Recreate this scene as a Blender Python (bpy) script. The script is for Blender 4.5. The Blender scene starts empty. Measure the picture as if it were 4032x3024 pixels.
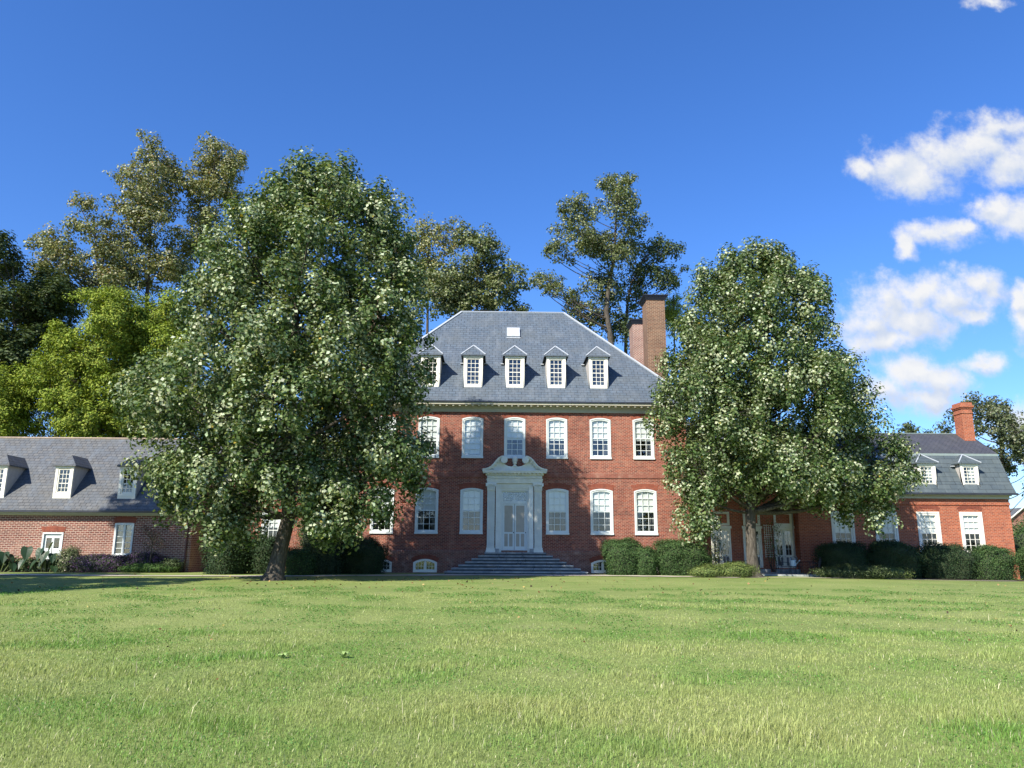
import bpy, math, random
import numpy as np
from math import radians, sin, cos, pi, sqrt, atan2
from mathutils import Vector

random.seed(7)
rng = np.random.default_rng(11)
scene = bpy.context.scene

# ------------------------------------------------------------------ camera
cam_d = bpy.data.cameras.new("camera")
cam_d.sensor_width = 36.0
cam_d.lens = 27.04
cam_d.clip_start = 0.05
cam_d.clip_end = 5000
cam = bpy.data.objects.new("camera", cam_d)
scene.collection.objects.link(cam)
scene.camera = cam
CAM = Vector((-1.28, 0.0, 1.4))
PITCH, HEAD, ROLL = radians(12.4), radians(1.3), radians(0.3)
f_ = Vector((sin(HEAD) * cos(PITCH), cos(HEAD) * cos(PITCH), sin(PITCH)))
r_ = f_.cross(Vector((0, 0, 1))).normalized()
u_ = r_.cross(f_)
r2 = r_ * cos(ROLL) + u_ * sin(ROLL)
u2 = -r_ * sin(ROLL) + u_ * cos(ROLL)
from mathutils import Matrix
m = Matrix((r2, u2, -f_)).transposed().to_4x4()
m.translation = CAM
cam.matrix_world = m

# ------------------------------------------------------------------ light
SUN_EL, SUN_AZ = radians(38), radians(40)      # azimuth off the facade normal, from the left behind the camera
to_sun = Vector((-sin(SUN_AZ) * cos(SUN_EL), -cos(SUN_AZ) * cos(SUN_EL), sin(SUN_EL)))
sun_d = bpy.data.lights.new("sun", 'SUN')
sun_d.energy = 4.9
sun_d.angle = radians(0.53)
sun_d.color = (1.0, 0.93, 0.82)
sun = bpy.data.objects.new("sun", sun_d)
scene.collection.objects.link(sun)
sun.rotation_euler = to_sun.to_track_quat('Z', 'Y').to_euler()

scene.view_settings.view_transform = 'Standard'
scene.view_settings.look = 'None'
scene.view_settings.exposure = 0.9
scene.view_settings.gamma = 1.0
scene.render.engine = 'CYCLES'
scene.cycles.max_bounces = 6
scene.cycles.transparent_max_bounces = 8
scene.cycles.transmission_bounces = 4
scene.cycles.sample_clamp_indirect = 6

world = bpy.data.worlds.new("World")
scene.world = world
world.use_nodes = True
wn = world.node_tree
wn.nodes.clear()


class NT:
    """tiny node helper"""
    def __init__(s, tree): s.t = tree
    def n(s, kind, **kw):
        nd = s.t.nodes.new(kind)
        for k, v in kw.items():
            setattr(nd, k, v)
        return nd
    def put(s, sock, v):
        if isinstance(v, bpy.types.NodeSocket): s.t.links.new(v, sock)
        elif v is not None: sock.default_value = v
    def math(s, op, a, b=None, c=None, clamp=False):
        nd = s.n('ShaderNodeMath', operation=op); nd.use_clamp = clamp
        s.put(nd.inputs[0], a); s.put(nd.inputs[1], b)
        if c is not None: s.put(nd.inputs[2], c)
        return nd.outputs[0]
    def vmath(s, op, a, b=None, out=0):
        nd = s.n('ShaderNodeVectorMath', operation=op)
        s.put(nd.inputs[0], a)
        if b is not None: s.put(nd.inputs[3] if op == 'SCALE' else nd.inputs[1], b)
        return nd.outputs[out]
    def noise(s, vec, scale, detail=4, rough=.55, out=0, dist=0):
        nd = s.n('ShaderNodeTexNoise')
        s.put(nd.inputs['Vector'], vec); nd.inputs['Scale'].default_value = scale
        nd.inputs['Detail'].default_value = detail; nd.inputs['Roughness'].default_value = rough
        nd.inputs['Distortion'].default_value = dist
        return nd.outputs[out]
    def ramp(s, fac, stops, interp='LINEAR'):
        nd = s.n('ShaderNodeValToRGB'); s.put(nd.inputs[0], fac)
        cr = nd.color_ramp; cr.interpolation = interp
        while len(cr.elements) < len(stops): cr.elements.new(.5)
        for e, (p, c) in zip(cr.elements, stops):
            e.position = p; e.color = c if len(c) == 4 else (*c, 1)
        return nd.outputs[0]
    def mix(s, fac, a, b, blend='MIX'):
        nd = s.n('ShaderNodeMix', data_type='RGBA', blend_type=blend)
        s.put(nd.inputs[0], fac)
        for i, v in ((6, a), (7, b)):
            s.put(nd.inputs[i], (*v, 1) if isinstance(v, tuple) and len(v) == 3 else v)
        return nd.outputs[2]
    def mapr(s, v, a, b, c=0., d=1., smooth=False):
        nd = s.n('ShaderNodeMapRange'); nd.interpolation_type = 'SMOOTHSTEP' if smooth else 'LINEAR'
        s.put(nd.inputs[0], v)
        for i, x in zip((1, 2, 3, 4), (a, b, c, d)): nd.inputs[i].default_value = x
        return nd.outputs[0]


# ---- sky with fair-weather clouds, laid out by direction
W = NT(wn)
sky = W.n('ShaderNodeTexSky', sky_type='NISHITA')
sky.sun_disc = False
sky.sun_elevation = SUN_EL
sky.sun_rotation = atan2(to_sun.x, to_sun.y)
sky.altitude = 0
sky.air_density = 1.0
sky.dust_density = 0.3
sky.ozone_density = 2.5
tc = W.n('ShaderNodeTexCoord').outputs['Generated']
sep = W.n('ShaderNodeSeparateXYZ'); W.put(sep.inputs[0], tc)
ysafe = W.math('MAXIMUM', sep.outputs[1], 0.02)
uu = W.math('DIVIDE', sep.outputs[0], ysafe)
vv = W.math('DIVIDE', sep.outputs[2], ysafe)
cmb = W.n('ShaderNodeCombineXYZ'); W.put(cmb.inputs[0], uu); W.put(cmb.inputs[1], vv)
P0 = cmb.outputs[0]
warp = W.noise(P0, 16, 5, .6, out=1)
warp = W.vmath('SCALE', W.vmath('SUBTRACT', warp, (.5, .5, .5)), .05)
CLOUDS = [(0.526, 0.543, 0.026, 0.018), (0.571, 0.548, 0.047, 0.033), (0.603, 0.533, 0.054, 0.035), (0.647, 0.57, 0.051, 0.04), (0.698, 0.583, 0.054, 0.036), (0.731, 0.612, 0.044, 0.025), (0.743, 0.555, 0.048, 0.04), (0.788, 0.588, 0.048, 0.044), (0.576, 0.424, 0.021, 0.018), (0.618, 0.441, 0.043, 0.02), (0.662, 0.448, 0.029, 0.015), (0.703, 0.479, 0.036, 0.023), (0.737, 0.464, 0.039, 0.026), (0.773, 0.481, 0.032, 0.027), (0.686, 0.491, 0.017, 0.013), (0.512, 0.315, 0.05, 0.031), (0.546, 0.345, 0.047, 0.035), (0.586, 0.353, 0.042, 0.032), (0.575, 0.316, 0.062, 0.039), (0.632, 0.346, 0.054, 0.032), (0.671, 0.372, 0.035, 0.022), (0.686, 0.354, 0.027, 0.027), (0.53, 0.29, 0.058, 0.023), (0.654, 0.32, 0.035, 0.018), (0.567, 0.237, 0.061, 0.033), (0.53, 0.215, 0.046, 0.026), (0.607, 0.227, 0.049, 0.025), (0.656, 0.255, 0.035, 0.017), (0.578, 0.209, 0.046, 0.019), (0.724, 0.343, 0.017, 0.021), (0.735, 0.314, 0.027, 0.031), (0.706, 0.162, 0.044, 0.04), (0.743, 0.821, 0.028, 0.011), (0.737, 0.358, 0.014, 0.015)]


def dens(vec):
    acc = None
    for (a, b, ra, rb) in CLOUDS:
        k = W.vmath('MULTIPLY', W.vmath('SUBTRACT', vec, (a, b, 0)), (1 / ra, 1 / rb, 0))
        l = W.vmath('LENGTH', k, out=1)
        acc = l if acc is None else W.math('SMOOTH_MIN', acc, l, .25)
    return W.math('SUBTRACT', 1.15, acc)


Pw = W.vmath('ADD', P0, warp)
d0 = dens(Pw)
fb = W.noise(P0, 24, 8, .62)
dn = W.math('ADD', d0, W.math('MULTIPLY', W.math('SUBTRACT', fb, .5), 2.5))
alpha = W.mapr(dn, -.3, .95, 0, .97, True)
fb2 = W.noise(W.vmath('ADD', P0, (.012, -.014, .3)), 20, 5, .55)
d1 = dens(W.vmath('ADD', Pw, (-.011, .015, 0)))           # towards the sun: thin there means a lit edge
lit = W.mapr(W.math('SUBTRACT', W.noise(W.vmath('ADD', P0, (0, 0, .3)), 20, 5, .55), fb2), -.14, .14, .0, 1)
lit = W.math('ADD', W.math('MULTIPLY', lit, .55), W.mapr(W.math('SUBTRACT', d0, d1), -.5, .5, -.35, .75), clamp=True)
ccol = W.mix(lit, (.70, .78, .93), (1.0, 1.0, 1.0))
SKY_S = .092
ccol = W.mix(1.0, ccol, (1 / SKY_S * .50,) * 3, 'MULTIPLY')
front = W.mapr(sep.outputs[1], .03, .1)
hs = W.n('ShaderNodeHueSaturation'); hs.inputs['Saturation'].default_value = 1.2; W.put(hs.inputs['Color'], sky.outputs[0])
blue = W.mix(1.0, hs.outputs[0], (.79, .96, 1.34), 'MULTIPLY')          # deep clear autumn blue
skyc = W.mix(W.math('MULTIPLY', alpha, front), blue, ccol)
bg = W.n('ShaderNodeBackground'); W.put(bg.inputs[0], skyc); bg.inputs[1].default_value = SKY_S
wo = W.n('ShaderNodeOutputWorld'); wn.links.new(bg.outputs[0], wo.inputs[0])

# ------------------------------------------------------------------ materials
def mat(name):
    m_ = bpy.data.materials.new(name); m_.use_nodes = True
    m_.node_tree.nodes.clear()
    return m_, NT(m_.node_tree)


def finish(m_, N, col, rough=.6, spec=.5, bump=None, bstr=.4, bdist=.02, metal=0, trans=None):
    p = N.n('ShaderNodeBsdfPrincipled')
    N.put(p.inputs['Base Color'], (*col, 1) if isinstance(col, tuple) and len(col) == 3 else col)
    N.put(p.inputs['Roughness'], rough); p.inputs['Specular IOR Level'].default_value = spec
    p.inputs['Metallic'].default_value = metal
    if bump is not None:
        b = N.n('ShaderNodeBump'); b.inputs['Strength'].default_value = bstr
        b.inputs['Distance'].default_value = bdist; N.put(b.inputs['Height'], bump)
        N.put(p.inputs['Normal'], b.outputs[0])
    sh = p.outputs[0]
    if trans is not None:
        t = N.n('ShaderNodeBsdfTranslucent'); N.put(t.inputs[0], trans[1])
        mx = N.n('ShaderNodeMixShader'); mx.inputs[0].default_value = trans[0]
        N.t.links.new(sh, mx.inputs[1]); N.t.links.new(t.outputs[0], mx.inputs[2]); sh = mx.outputs[0]
    o = N.n('ShaderNodeOutputMaterial'); N.t.links.new(sh, o.inputs[0])
    return m_


def plain(name, col, rough=.6, var=.12, scale=3., spec=.5, metal=0, bstr=.15):
    m_, N = mat(name)
    g = N.n('ShaderNodeTexCoord').outputs['Object']
    nz = N.noise(g, scale, 6, .6)
    c = N.mix(N.mapr(nz, .3, .7), tuple(x * (1 - var) for x in col), tuple(min(1, x * (1 + var)) for x in col))
    return finish(m_, N, c, rough, spec, nz, bstr, .01, metal)


def brick_mat(name, c1, c2, c3, mortar, row=.078, width=.225, msize=.011, pale=None, pale_amt=.35, stain=None):
    m_, N = mat(name)
    uv = N.n('ShaderNodeUVMap').outputs[0]
    b = N.n('ShaderNodeTexBrick'); N.put(b.inputs['Vector'], uv)
    b.offset = .5
    for k, v in (('Scale', 1.), ('Mortar Size', msize), ('Mortar Smooth', .15), ('Bias', 0.), ('Brick Width', width), ('Row Height', row)):
        b.inputs[k].default_value = v
    b.inputs['Color1'].default_value = (*c1, 1); b.inputs['Color2'].default_value = (*c2, 1)
    b.inputs['Mortar'].default_value = (*mortar, 1)
    big = N.noise(uv, .35, 5, .6); mid = N.noise(uv, 2.2, 5, .65)
    fine = N.noise(N.vmath('MULTIPLY', uv, (4.4, 12.8, 1)), 1., 2, .5)
    c = N.mix(N.math('MULTIPLY', N.mapr(fine, .52, .66), N.math('SUBTRACT', 1.0, b.outputs['Fac'])), b.outputs[0], (*c3, 1))
    c = N.mix(N.mapr(big, .38, .66, 0, .8), c, N.mix(1., c, (.66, .62, .64), 'MULTIPLY'))
    drip = N.noise(N.vmath('MULTIPLY', uv, (2.2, .22, 1)), 1.4, 4, .6)        # rain-worn streaks
    c = N.mix(N.mapr(drip, .54, .68, 0, .22), c, N.mix(1., c, (.60, .62, .66), 'MULTIPLY'))
    if pale: c = N.mix(N.mapr(mid, .5, .75, 0, pale_amt), c, pale)
    if stain:                                        # pale lime bloom on the lower courses
        sp = N.n('ShaderNodeSeparateXYZ'); N.put(sp.inputs[0], uv)
        k = N.math('MULTIPLY', N.mapr(sp.outputs[1], stain[1], stain[2], 1, 0, True), N.mapr(mid, .35, .65, .1, 1))
        c = N.mix(N.math('MULTIPLY', k, stain[3]), c, stain[0])
    h = N.math('ADD', N.math('MULTIPLY', b.outputs['Fac'], -1), N.math('MULTIPLY', fine, .4))
    return finish(m_, N, c, .85, .25, h, .5, .008)


def slate_mat(name, c1, c2, row=.27, width=.42, gap=(.016, .019, .025), moss=(.11, .12, .115), spec=.2, rough=.75, pale=(.17, .195, .22)):
    m_, N = mat(name)
    uv = N.n('ShaderNodeUVMap').outputs[0]
    b = N.n('ShaderNodeTexBrick'); N.put(b.inputs['Vector'], N.vmath('ADD', uv, N.vmath('SCALE', N.vmath('SUBTRACT', N.noise(uv, 6, 2, out=1), (.5, .5, .5)), .03)))
    b.offset = .47
    for k, v in (('Scale', 1.), ('Mortar Size', .014), ('Mortar Smooth', .3), ('Bias', 0.), ('Brick Width', width), ('Row Height', row)):
        b.inputs[k].default_value = v
    b.inputs['Color1'].default_value = (*c1, 1); b.inputs['Color2'].default_value = (*c2, 1)
    b.inputs['Mortar'].default_value = (*gap, 1)
    # second brick grid only to give single slates another tone
    b2 = N.n('ShaderNodeTexBrick'); N.put(b2.inputs['Vector'], N.vmath('ADD', uv, (.0, .0, .0)))
    b2.offset = .47
    for k, v in (('Scale', 1.), ('Mortar Size', .0), ('Bias', -.3), ('Brick Width', width), ('Row Height', row)):
        b2.inputs[k].default_value = v
    b2.inputs['Color1'].default_value = (0, 0, 0, 1); b2.inputs['Color2'].default_value = (1, 1, 1, 1)
    big = N.noise(uv, .45, 5, .65)
    c = N.mix(N.math('MULTIPLY', b2.outputs[0], .55), b.outputs[0], (*pale, 1))
    c = N.mix(N.mapr(big, .45, .7, 0, .5), c, (*moss, 1))
    streak = N.noise(N.vmath('MULTIPLY', uv, (1.6, .5, 1)), 1.3, 6, .7)
    c = N.mix(N.mapr(streak, .48, .68, 0, .42), c, (*pale, 1))
    sp = N.n('ShaderNodeSeparateXYZ'); N.put(sp.inputs[0], uv)
    saw = N.math('FRACT', N.math('DIVIDE', sp.outputs[1], row))
    h = N.math('SUBTRACT', N.math('MULTIPLY', saw, -1), b.outputs['Fac'])
    return finish(m_, N, c, rough, spec, h, .7, .012)


M = {}
M['brick'] = brick_mat('red_brick', (.30, .068, .034), (.17, .040, .026), (.08, .026, .022), (.40, .27, .20), row=.085, width=.24, msize=.010, pale=(.40, .21, .14), pale_amt=.55)
M['brick_base'] = brick_mat('plinth_brick', (.27, .085, .05), (.20, .06, .038), (.12, .04, .03), (.33, .25, .19), pale=(.42, .29, .22), pale_amt=.6)
M['brick_left'] = brick_mat('weathered_brick', (.23, .062, .042), (.13, .037, .03), (.075, .028, .026), (.50, .40, .31), row=.105, width=.28, msize=.015, pale=(.42, .25, .18), pale_amt=.35, stain=((.46, .32, .22, 1), .6, 2.4, .5))
M['brick_right'] = brick_mat('orange_brick', (.46, .122, .05), (.33, .08, .038), (.17, .05, .032), (.46, .26, .17), row=.095, width=.26, msize=.012, pale=(.45, .2, .12), pale_amt=.2)
M['brick_chim'] = brick_mat('brown_chimney_brick', (.21, .098, .055), (.13, .065, .042), (.07, .04, .03), (.34, .26, .17), row=.1, width=.28, msize=.014, pale=(.4, .25, .16), pale_amt=.2)
M['brick_chim_far'] = brick_mat('pale_jointed_chimney_brick', (.24, .075, .045), (.17, .055, .035), (.11, .04, .03), (.52, .42, .34), row=.095, msize=.018)
M['rubbed'] = brick_mat('rubbed_brick', (.27, .075, .042), (.21, .056, .034), (.16, .045, .03), (.32, .14, .09), row=.36, width=.075, msize=.006)
M['band'] = brick_mat('band_brick', (.28, .10, .066), (.22, .075, .05), (.17, .06, .045), (.34, .19, .14), row=.085, width=.24, msize=.006, pale=(.38, .23, .17), pale_amt=.7)
M['slate'] = slate_mat('blue_grey_slate', (.098, .128, .160), (.046, .066, .09))
M['slate_left'] = slate_mat('weathered_slate', (.13, .133, .132), (.062, .066, .070), row=.25, width=.33, moss=(.13, .125, .11))
M['slate_right'] = slate_mat('large_dark_slate', (.065, .086, .10), (.052, .07, .08), row=.36, width=.9, moss=(.09, .11, .105), pale=(.13, .155, .16))
M['slate_top'] = slate_mat('dark_upper_slate', (.065, .07, .085), (.045, .05, .065), row=.18, width=.3, moss=(.06, .065, .06), pale=(.1, .1, .115))
M['white'] = plain('cream_white_paint', (.74, .72, .62), .5, .05, 2.)
M['white_cool'] = plain('white_paint', (.62, .66, .63), .5, .05, 2.)
M['stone_white'] = plain('painted_stone', (.68, .69, .62), .6, .09, 3.)
M['cornice'] = plain('cornice_paint', (.42, .40, .30), .55, .06, 3.)
M['lead'] = plain('lead_flashing', (.40, .43, .45), .45, .12, 5.)
M['dark'] = plain('dark_metal', (.018, .018, .022), .5, .1, 5.)
M['gutter'] = plain('gutter_metal', (.03, .032, .04), .35, .2, 5.)
M['blind'] = plain('white_blind', (.80, .80, .76), .8, .03, 1.5)
M['curtain'] = plain('grey_curtain', (.13, .13, .14), .9, .2, 6.)
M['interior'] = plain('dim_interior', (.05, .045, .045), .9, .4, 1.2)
M['screen'] = plain('beige_door_panel', (.40, .36, .29), .7, .06, 4.)
M['cheek'] = plain('grey_board', (.42, .40, .37), .7, .1, 4.)
M['step'] = None
M['riser'] = plain('shaded_riser_stone', (.075, .085, .09), .9, .35, 2.)  # shade painted into the risers: darker stone so the tread edges read as lit
M['pipe'] = plain('brown_downpipe', (.10, .035, .03), .5, .2, 5.)
M['copperpipe'] = plain('galvanised_pipe', (.35, .33, .32), .45, .2, 5.)
M['can'] = plain('pale_blue_enamel', (.42, .55, .66), .4, .06, 5.)
M['gravel'] = plain('pale_gravel', (.46, .41, .32), .95, .3, 30.)
M['soil'] = plain('bare_soil', (.10, .07, .05), .95, .3, 5.)


def glass_mat(name, tint=(1, 1, 1)):
    m_, N = mat(name)
    tr = N.n('ShaderNodeBsdfTransparent'); tr.inputs[0].default_value = (.82, .86, .86, 1)
    gl = N.n('ShaderNodeBsdfGlossy'); gl.inputs['Roughness'].default_value = .02
    uv = N.n('ShaderNodeTexCoord').outputs['Object']
    b = N.n('ShaderNodeBump'); b.inputs['Strength'].default_value = .25; b.inputs['Distance'].default_value = .01
    N.put(b.inputs['Height'], N.noise(uv, 2.5, 2)); N.put(gl.inputs['Normal'], b.outputs[0])
    fr = N.n('ShaderNodeLayerWeight'); fr.inputs[0].default_value = .5
    sch = N.math('MULTIPLY', N.math('POWER', fr.outputs['Facing'], 5.0), .88)      # Schlick, the same from both sides
    mx = N.n('ShaderNodeMixShader'); N.put(mx.inputs[0], N.math('ADD', sch, .11, clamp=True))
    N.t.links.new(tr.outputs[0], mx.inputs[1]); N.t.links.new(gl.outputs[0], mx.inputs[2])
    o = N.n('ShaderNodeOutputMaterial'); N.t.links.new(mx.outputs[0], o.inputs[0])
    return m_


M['glass'] = glass_mat('old_window_glass')
m_, N = mat('bluestone')
g = N.n('ShaderNodeTexCoord').outputs['Object']
nz = N.noise(g, 2.2, 6, .65)
c = N.ramp(nz, [(.3, (.16, .175, .18)), (.5, (.27, .29, .29)), (.7, (.42, .42, .38))])
M['step'] = finish(m_, N, c, .8, .3, N.noise(g, 14, 4), .4, .01)
m_, N = mat('tree_bark')
g = N.n('ShaderNodeTexCoord').outputs['Object']
st = N.vmath('MULTIPLY', g, (9, 9, 1.6))
nz = N.noise(st, 1.6, 6, .65, dist=.6)
c = N.ramp(nz, [(.3, (.03, .026, .02)), (.55, (.09, .078, .062)), (.75, (.19, .17, .14))])
M['bark'] = finish(m_, N, c, .95, .2, nz, 1., .05)


def leaf_mat(name, trans=.25, rough=.55, spec=.3):
    m_, N = mat(name)
    at = N.n('ShaderNodeAttribute', attribute_name='leafcol').outputs['Color']
    tcol = N.mix(1., at, (1.2, 1.2, .5), 'MULTIPLY')
    return finish(m_, N, at, rough, spec, trans=(trans, tcol))


M['leaf'] = leaf_mat('leaves')
M['leaf_dull'] = leaf_mat('matte_leaves', .2, .7, .25)
M['grassblade'] = leaf_mat('grass_blades', .3, .6, .3)


# ------------------------------------------------------------------ object helpers
COL = scene.collection


def tag(o, label=None, cat=None, group=None, kind=None):
    if label: o['label'] = label
    if cat: o['category'] = cat
    if group: o['group'] = group
    if kind: o['kind'] = kind
    return o


def empty(name, loc=(0, 0, 0), parent=None):
    o = bpy.data.objects.new(name, None); COL.objects.link(o)
    o.empty_display_size = .3
    o.location = loc
    if parent: o.parent = parent
    return o


class MB:
    """collects faces in WORLD metres, then links them as ONE mesh object with metre UVs"""
    def __init__(s): s.v = []; s.f = []; s.mi = []; s.cur = 0
    def add(s, vs, fs):
        n = len(s.v); s.v += [tuple(v) for v in vs]
        for f in fs: s.f.append([n + i for i in f]); s.mi.append(s.cur)
        return s
    def box(s, x0, x1, y0, y1, z0, z1):
        vs = [(x, y, z) for x in (x0, x1) for y in (y0, y1) for z in (z0, z1)]
        return s.add(vs, [(0, 1, 3, 2), (4, 6, 7, 5), (0, 4, 5, 1), (2, 3, 7, 6), (0, 2, 6, 4), (1, 5, 7, 3)])
    def prism(s, pts, y0, y1):
        """polygon in x,z (counter-clockwise seen from the camera side) extruded in depth"""
        n = len(pts)
        vs = [(p[0], y0, p[1]) for p in pts] + [(p[0], y1, p[1]) for p in pts]
        fs = [tuple(range(n)), tuple(range(2 * n - 1, n - 1, -1))]
        fs += [((i + 1) % n, i, n + i, n + (i + 1) % n) for i in range(n)]
        return s.add(vs, fs)
    def strip(s, A, B, y0, y1):
        """band between polylines A and B (x,z), extruded in depth"""
        for i in range(len(A) - 1):
            s.prism([A[i], A[i + 1], B[i + 1], B[i]], y0, y1)
        return s
    def tube(s, pts, rad, k=6, cap=True):
        pts = [Vector(p) for p in pts]; n0 = len(s.v)
        rad = rad if isinstance(rad, (list, tuple)) else [rad] * len(pts)
        up = Vector((.13, .21, 1)).normalized()
        prev = None
        for i, p in enumerate(pts):
            d = (pts[min(i + 1, len(pts) - 1)] - pts[max(i - 1, 0)]).normalized()
            if prev is None:
                a = d.cross(up); a = a.normalized() if a.length > 1e-3 else Vector((1, 0, 0))
            else:
                a = (prev - d * prev.dot(d)).normalized()
            prev = a; b = d.cross(a)
            for j in range(k):
                t = 2 * pi * j / k
                s.v.append(tuple(p + (a * cos(t) + b * sin(t)) * rad[i]))
        for i in range(len(pts) - 1):
            for j in range(k):
                q = (j + 1) % k
                s.f.append([n0 + i * k + j, n0 + i * k + q, n0 + (i + 1) * k + q, n0 + (i + 1) * k + j]); s.mi.append(s.cur)
        if cap:
            s.f.append([n0 + j for j in range(k)][::-1]); s.mi.append(s.cur)
            s.f.append([n0 + (len(pts) - 1) * k + j for j in range(k)]); s.mi.append(s.cur)
        return s
    def lathe(s, prof, cx, cy, k=12):
        n0 = len(s.v)
        for (r, z) in prof:
            for j in range(k):
                t = 2 * pi * j / k; s.v.append((cx + r * cos(t), cy + r * sin(t), z))
        for i in range(len(prof) - 1):
            for j in range(k):
                q = (j + 1) % k
                s.f.append([n0 + i * k + j, n0 + i * k + q, n0 + (i + 1) * k + q, n0 + (i + 1) * k + j]); s.mi.append(s.cur)
        s.f.append([n0 + j for j in range(k)][::-1]); s.mi.append(s.cur)
        s.f.append([n0 + (len(prof) - 1) * k + j for j in range(k)]); s.mi.append(s.cur)
        return s
    def build(s, name, material, parent=None, smooth=False, uv=True, bevel=0):
        org = Vector((0, 0, 0))
        q = parent
        while q is not None: org += q.location; q = q.parent
        loc = Vector((0, 0, 0))
        if parent is None:
            a = np.array(s.v); loc = Vector((float(a[:, 0].mean()), float(a[:, 1].mean()), float(a[:, 2].min()))); org = loc
        me = bpy.data.meshes.new(name)
        me.from_pydata([tuple(Vector(v) - org) for v in s.v], [], s.f)
        mats = material if isinstance(material, (list, tuple)) else [material]
        for mm in mats: me.materials.append(mm)
        if len(mats) > 1: me.polygons.foreach_set('material_index', s.mi)
        if uv:
            ul = me.uv_layers.new(name='UVMap').data
            for p in me.polygons:
                n = p.normal
                if abs(n.z) > .995: a = Vector((1, 0, 0)); b = Vector((0, 1, 0))
                else:
                    a = Vector((0, 0, 1)).cross(n).normalized(); b = n.cross(a)
                    if a.x < -.01 or (abs(a.x) <= .01 and a.y < 0): a = -a
                for li in p.loop_indices:
                    w = Vector(s.v[me.loops[li].vertex_index])
                    ul[li].uv = (w.dot(a), w.dot(b) if abs(n.z) > .3 else w.z)
        if smooth: me.polygons.foreach_set('use_smooth', [True] * len(me.polygons))
        me.update()
        o = bpy.data.objects.new(name, me); COL.objects.link(o)
        o.location = loc
        if parent is not None: o.parent = parent
        if bevel:
            bm = o.modifiers.new('bevel', 'BEVEL'); bm.width = bevel; bm.segments = 1; bm.limit_method = 'ANGLE'
        return o


def arc_pts(x0, x1, z, rise, n=9):
    """points left to right over a segmental arch springing at z"""
    if rise <= 0: return [(x0, z), (x1, z)]
    w = (x1 - x0) / 2; R = (w * w + rise * rise) / (2 * rise); cx = (x0 + x1) / 2
    out = []
    for i in range(n):
        x = x0 + (x1 - x0) * i / (n - 1)
        out.append((x, z + rise - R + sqrt(max(R * R - (x - cx) ** 2, 0))))
    return out


def wall(mb, x0, x1, z0, z1, holes, y, t=.35, back=False):
    """wall sheet facing -y with real openings (x0,x1,z0,ztop,rise) and reveals"""
    xs = sorted({x0, x1, *[h[0] for h in holes], *[h[1] for h in holes]})
    zs = sorted({z0, z1, *[h[2] for h in holes], *[h[3] for h in holes]})
    xs = [x for x in xs if x0 <= x <= x1]; zs = [z for z in zs if z0 <= z <= z1]
    for i in range(len(xs) - 1):
        for j in range(len(zs) - 1):
            cx, cz = (xs[i] + xs[i + 1]) / 2, (zs[j] + zs[j + 1]) / 2
            if any(h[0] < cx < h[1] and h[2] < cz < h[3] for h in holes): continue
            mb.add([(xs[i], y, zs[j]), (xs[i + 1], y, zs[j]), (xs[i + 1], y, zs[j + 1]), (xs[i], y, zs[j + 1])], [(0, 1, 2, 3)])
    for h in holes:
        a, b, c, d, rise = h
        arc = arc_pts(a, b, d - rise, rise)
        for i in range(len(arc) - 1):
            if rise > 0:
                mb.add([(arc[i][0], y, arc[i][1]), (arc[i + 1][0], y, arc[i + 1][1]), (arc[i + 1][0], y, d), (arc[i][0], y, d)], [(0, 1, 2, 3)])
            mb.add([(arc[i][0], y, arc[i][1]), (arc[i + 1][0], y, arc[i + 1][1]), (arc[i + 1][0], y + t, arc[i + 1][1]), (arc[i][0], y + t, arc[i][1])], [(3, 2, 1, 0)])
        s = d - rise
        mb.add([(a, y, c), (a, y, s), (a, y + t, s), (a, y + t, c)], [(0, 1, 2, 3)])
        mb.add([(b, y, c), (b, y, s), (b, y + t, s), (b, y + t, c)], [(3, 2, 1, 0)])
        mb.add([(a, y, c), (b, y, c), (b, y + t, c), (a, y + t, c)], [(0, 1, 2, 3)])


def ring(mb, x0, x1, z0, z1, rise, w, y0, y1, bottom=True):
    """frame of width w following an opening with a segmental head"""
    out = [(x0, z0)] + arc_pts(x0, x1, z1 - rise, rise) + [(x1, z0)]
    r2_ = rise * (x1 - x0 - 2 * w) / (x1 - x0) if rise else 0
    zb = z0 + (w if bottom else 0)
    inn = [(x0 + w, zb)] + arc_pts(x0 + w, x1 - w, z1 - w - r2_, r2_) + [(x1 - w, zb)]
    if rise <= 0:
        out = [(x0, z0), (x0, z1), (x1, z1), (x1, z0)]
        inn = [(x0 + w, zb), (x0 + w, z1 - w), (x1 - w, z1 - w), (x1 - w, zb)]
    mb.strip(inn, out, y0, y1)
    if bottom: mb.prism([(x0, z0), (x1, z0), (x1 - w, zb), (x0 + w, zb)], y0, y1)


def sash(mb, x0, x1, z0, z1, nx, nz, y, t=.03, d=.035, meet=True):
    for i in range(1, nx):
        x = x0 + (x1 - x0) * i / nx; mb.box(x - t / 2, x + t / 2, y, y + d, z0, z1)
    for j in range(1, nz):
        z = z0 + (z1 - z0) * j / nz
        tt = t * 1.7 if (meet and j == nz // 2) else t
        mb.box(x0, x1, y - .003, y + d + .003, z - tt / 2, z + tt / 2)
    e = .035
    mb.box(x0, x0 + e, y + .004, y + d - .004, z0, z1); mb.box(x1 - e, x1, y + .004, y + d - .004, z0, z1)
    mb.box(x0 + e, x1 - e, y + .004, y + d - .004, z0, z0 + e * 1.4)


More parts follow.
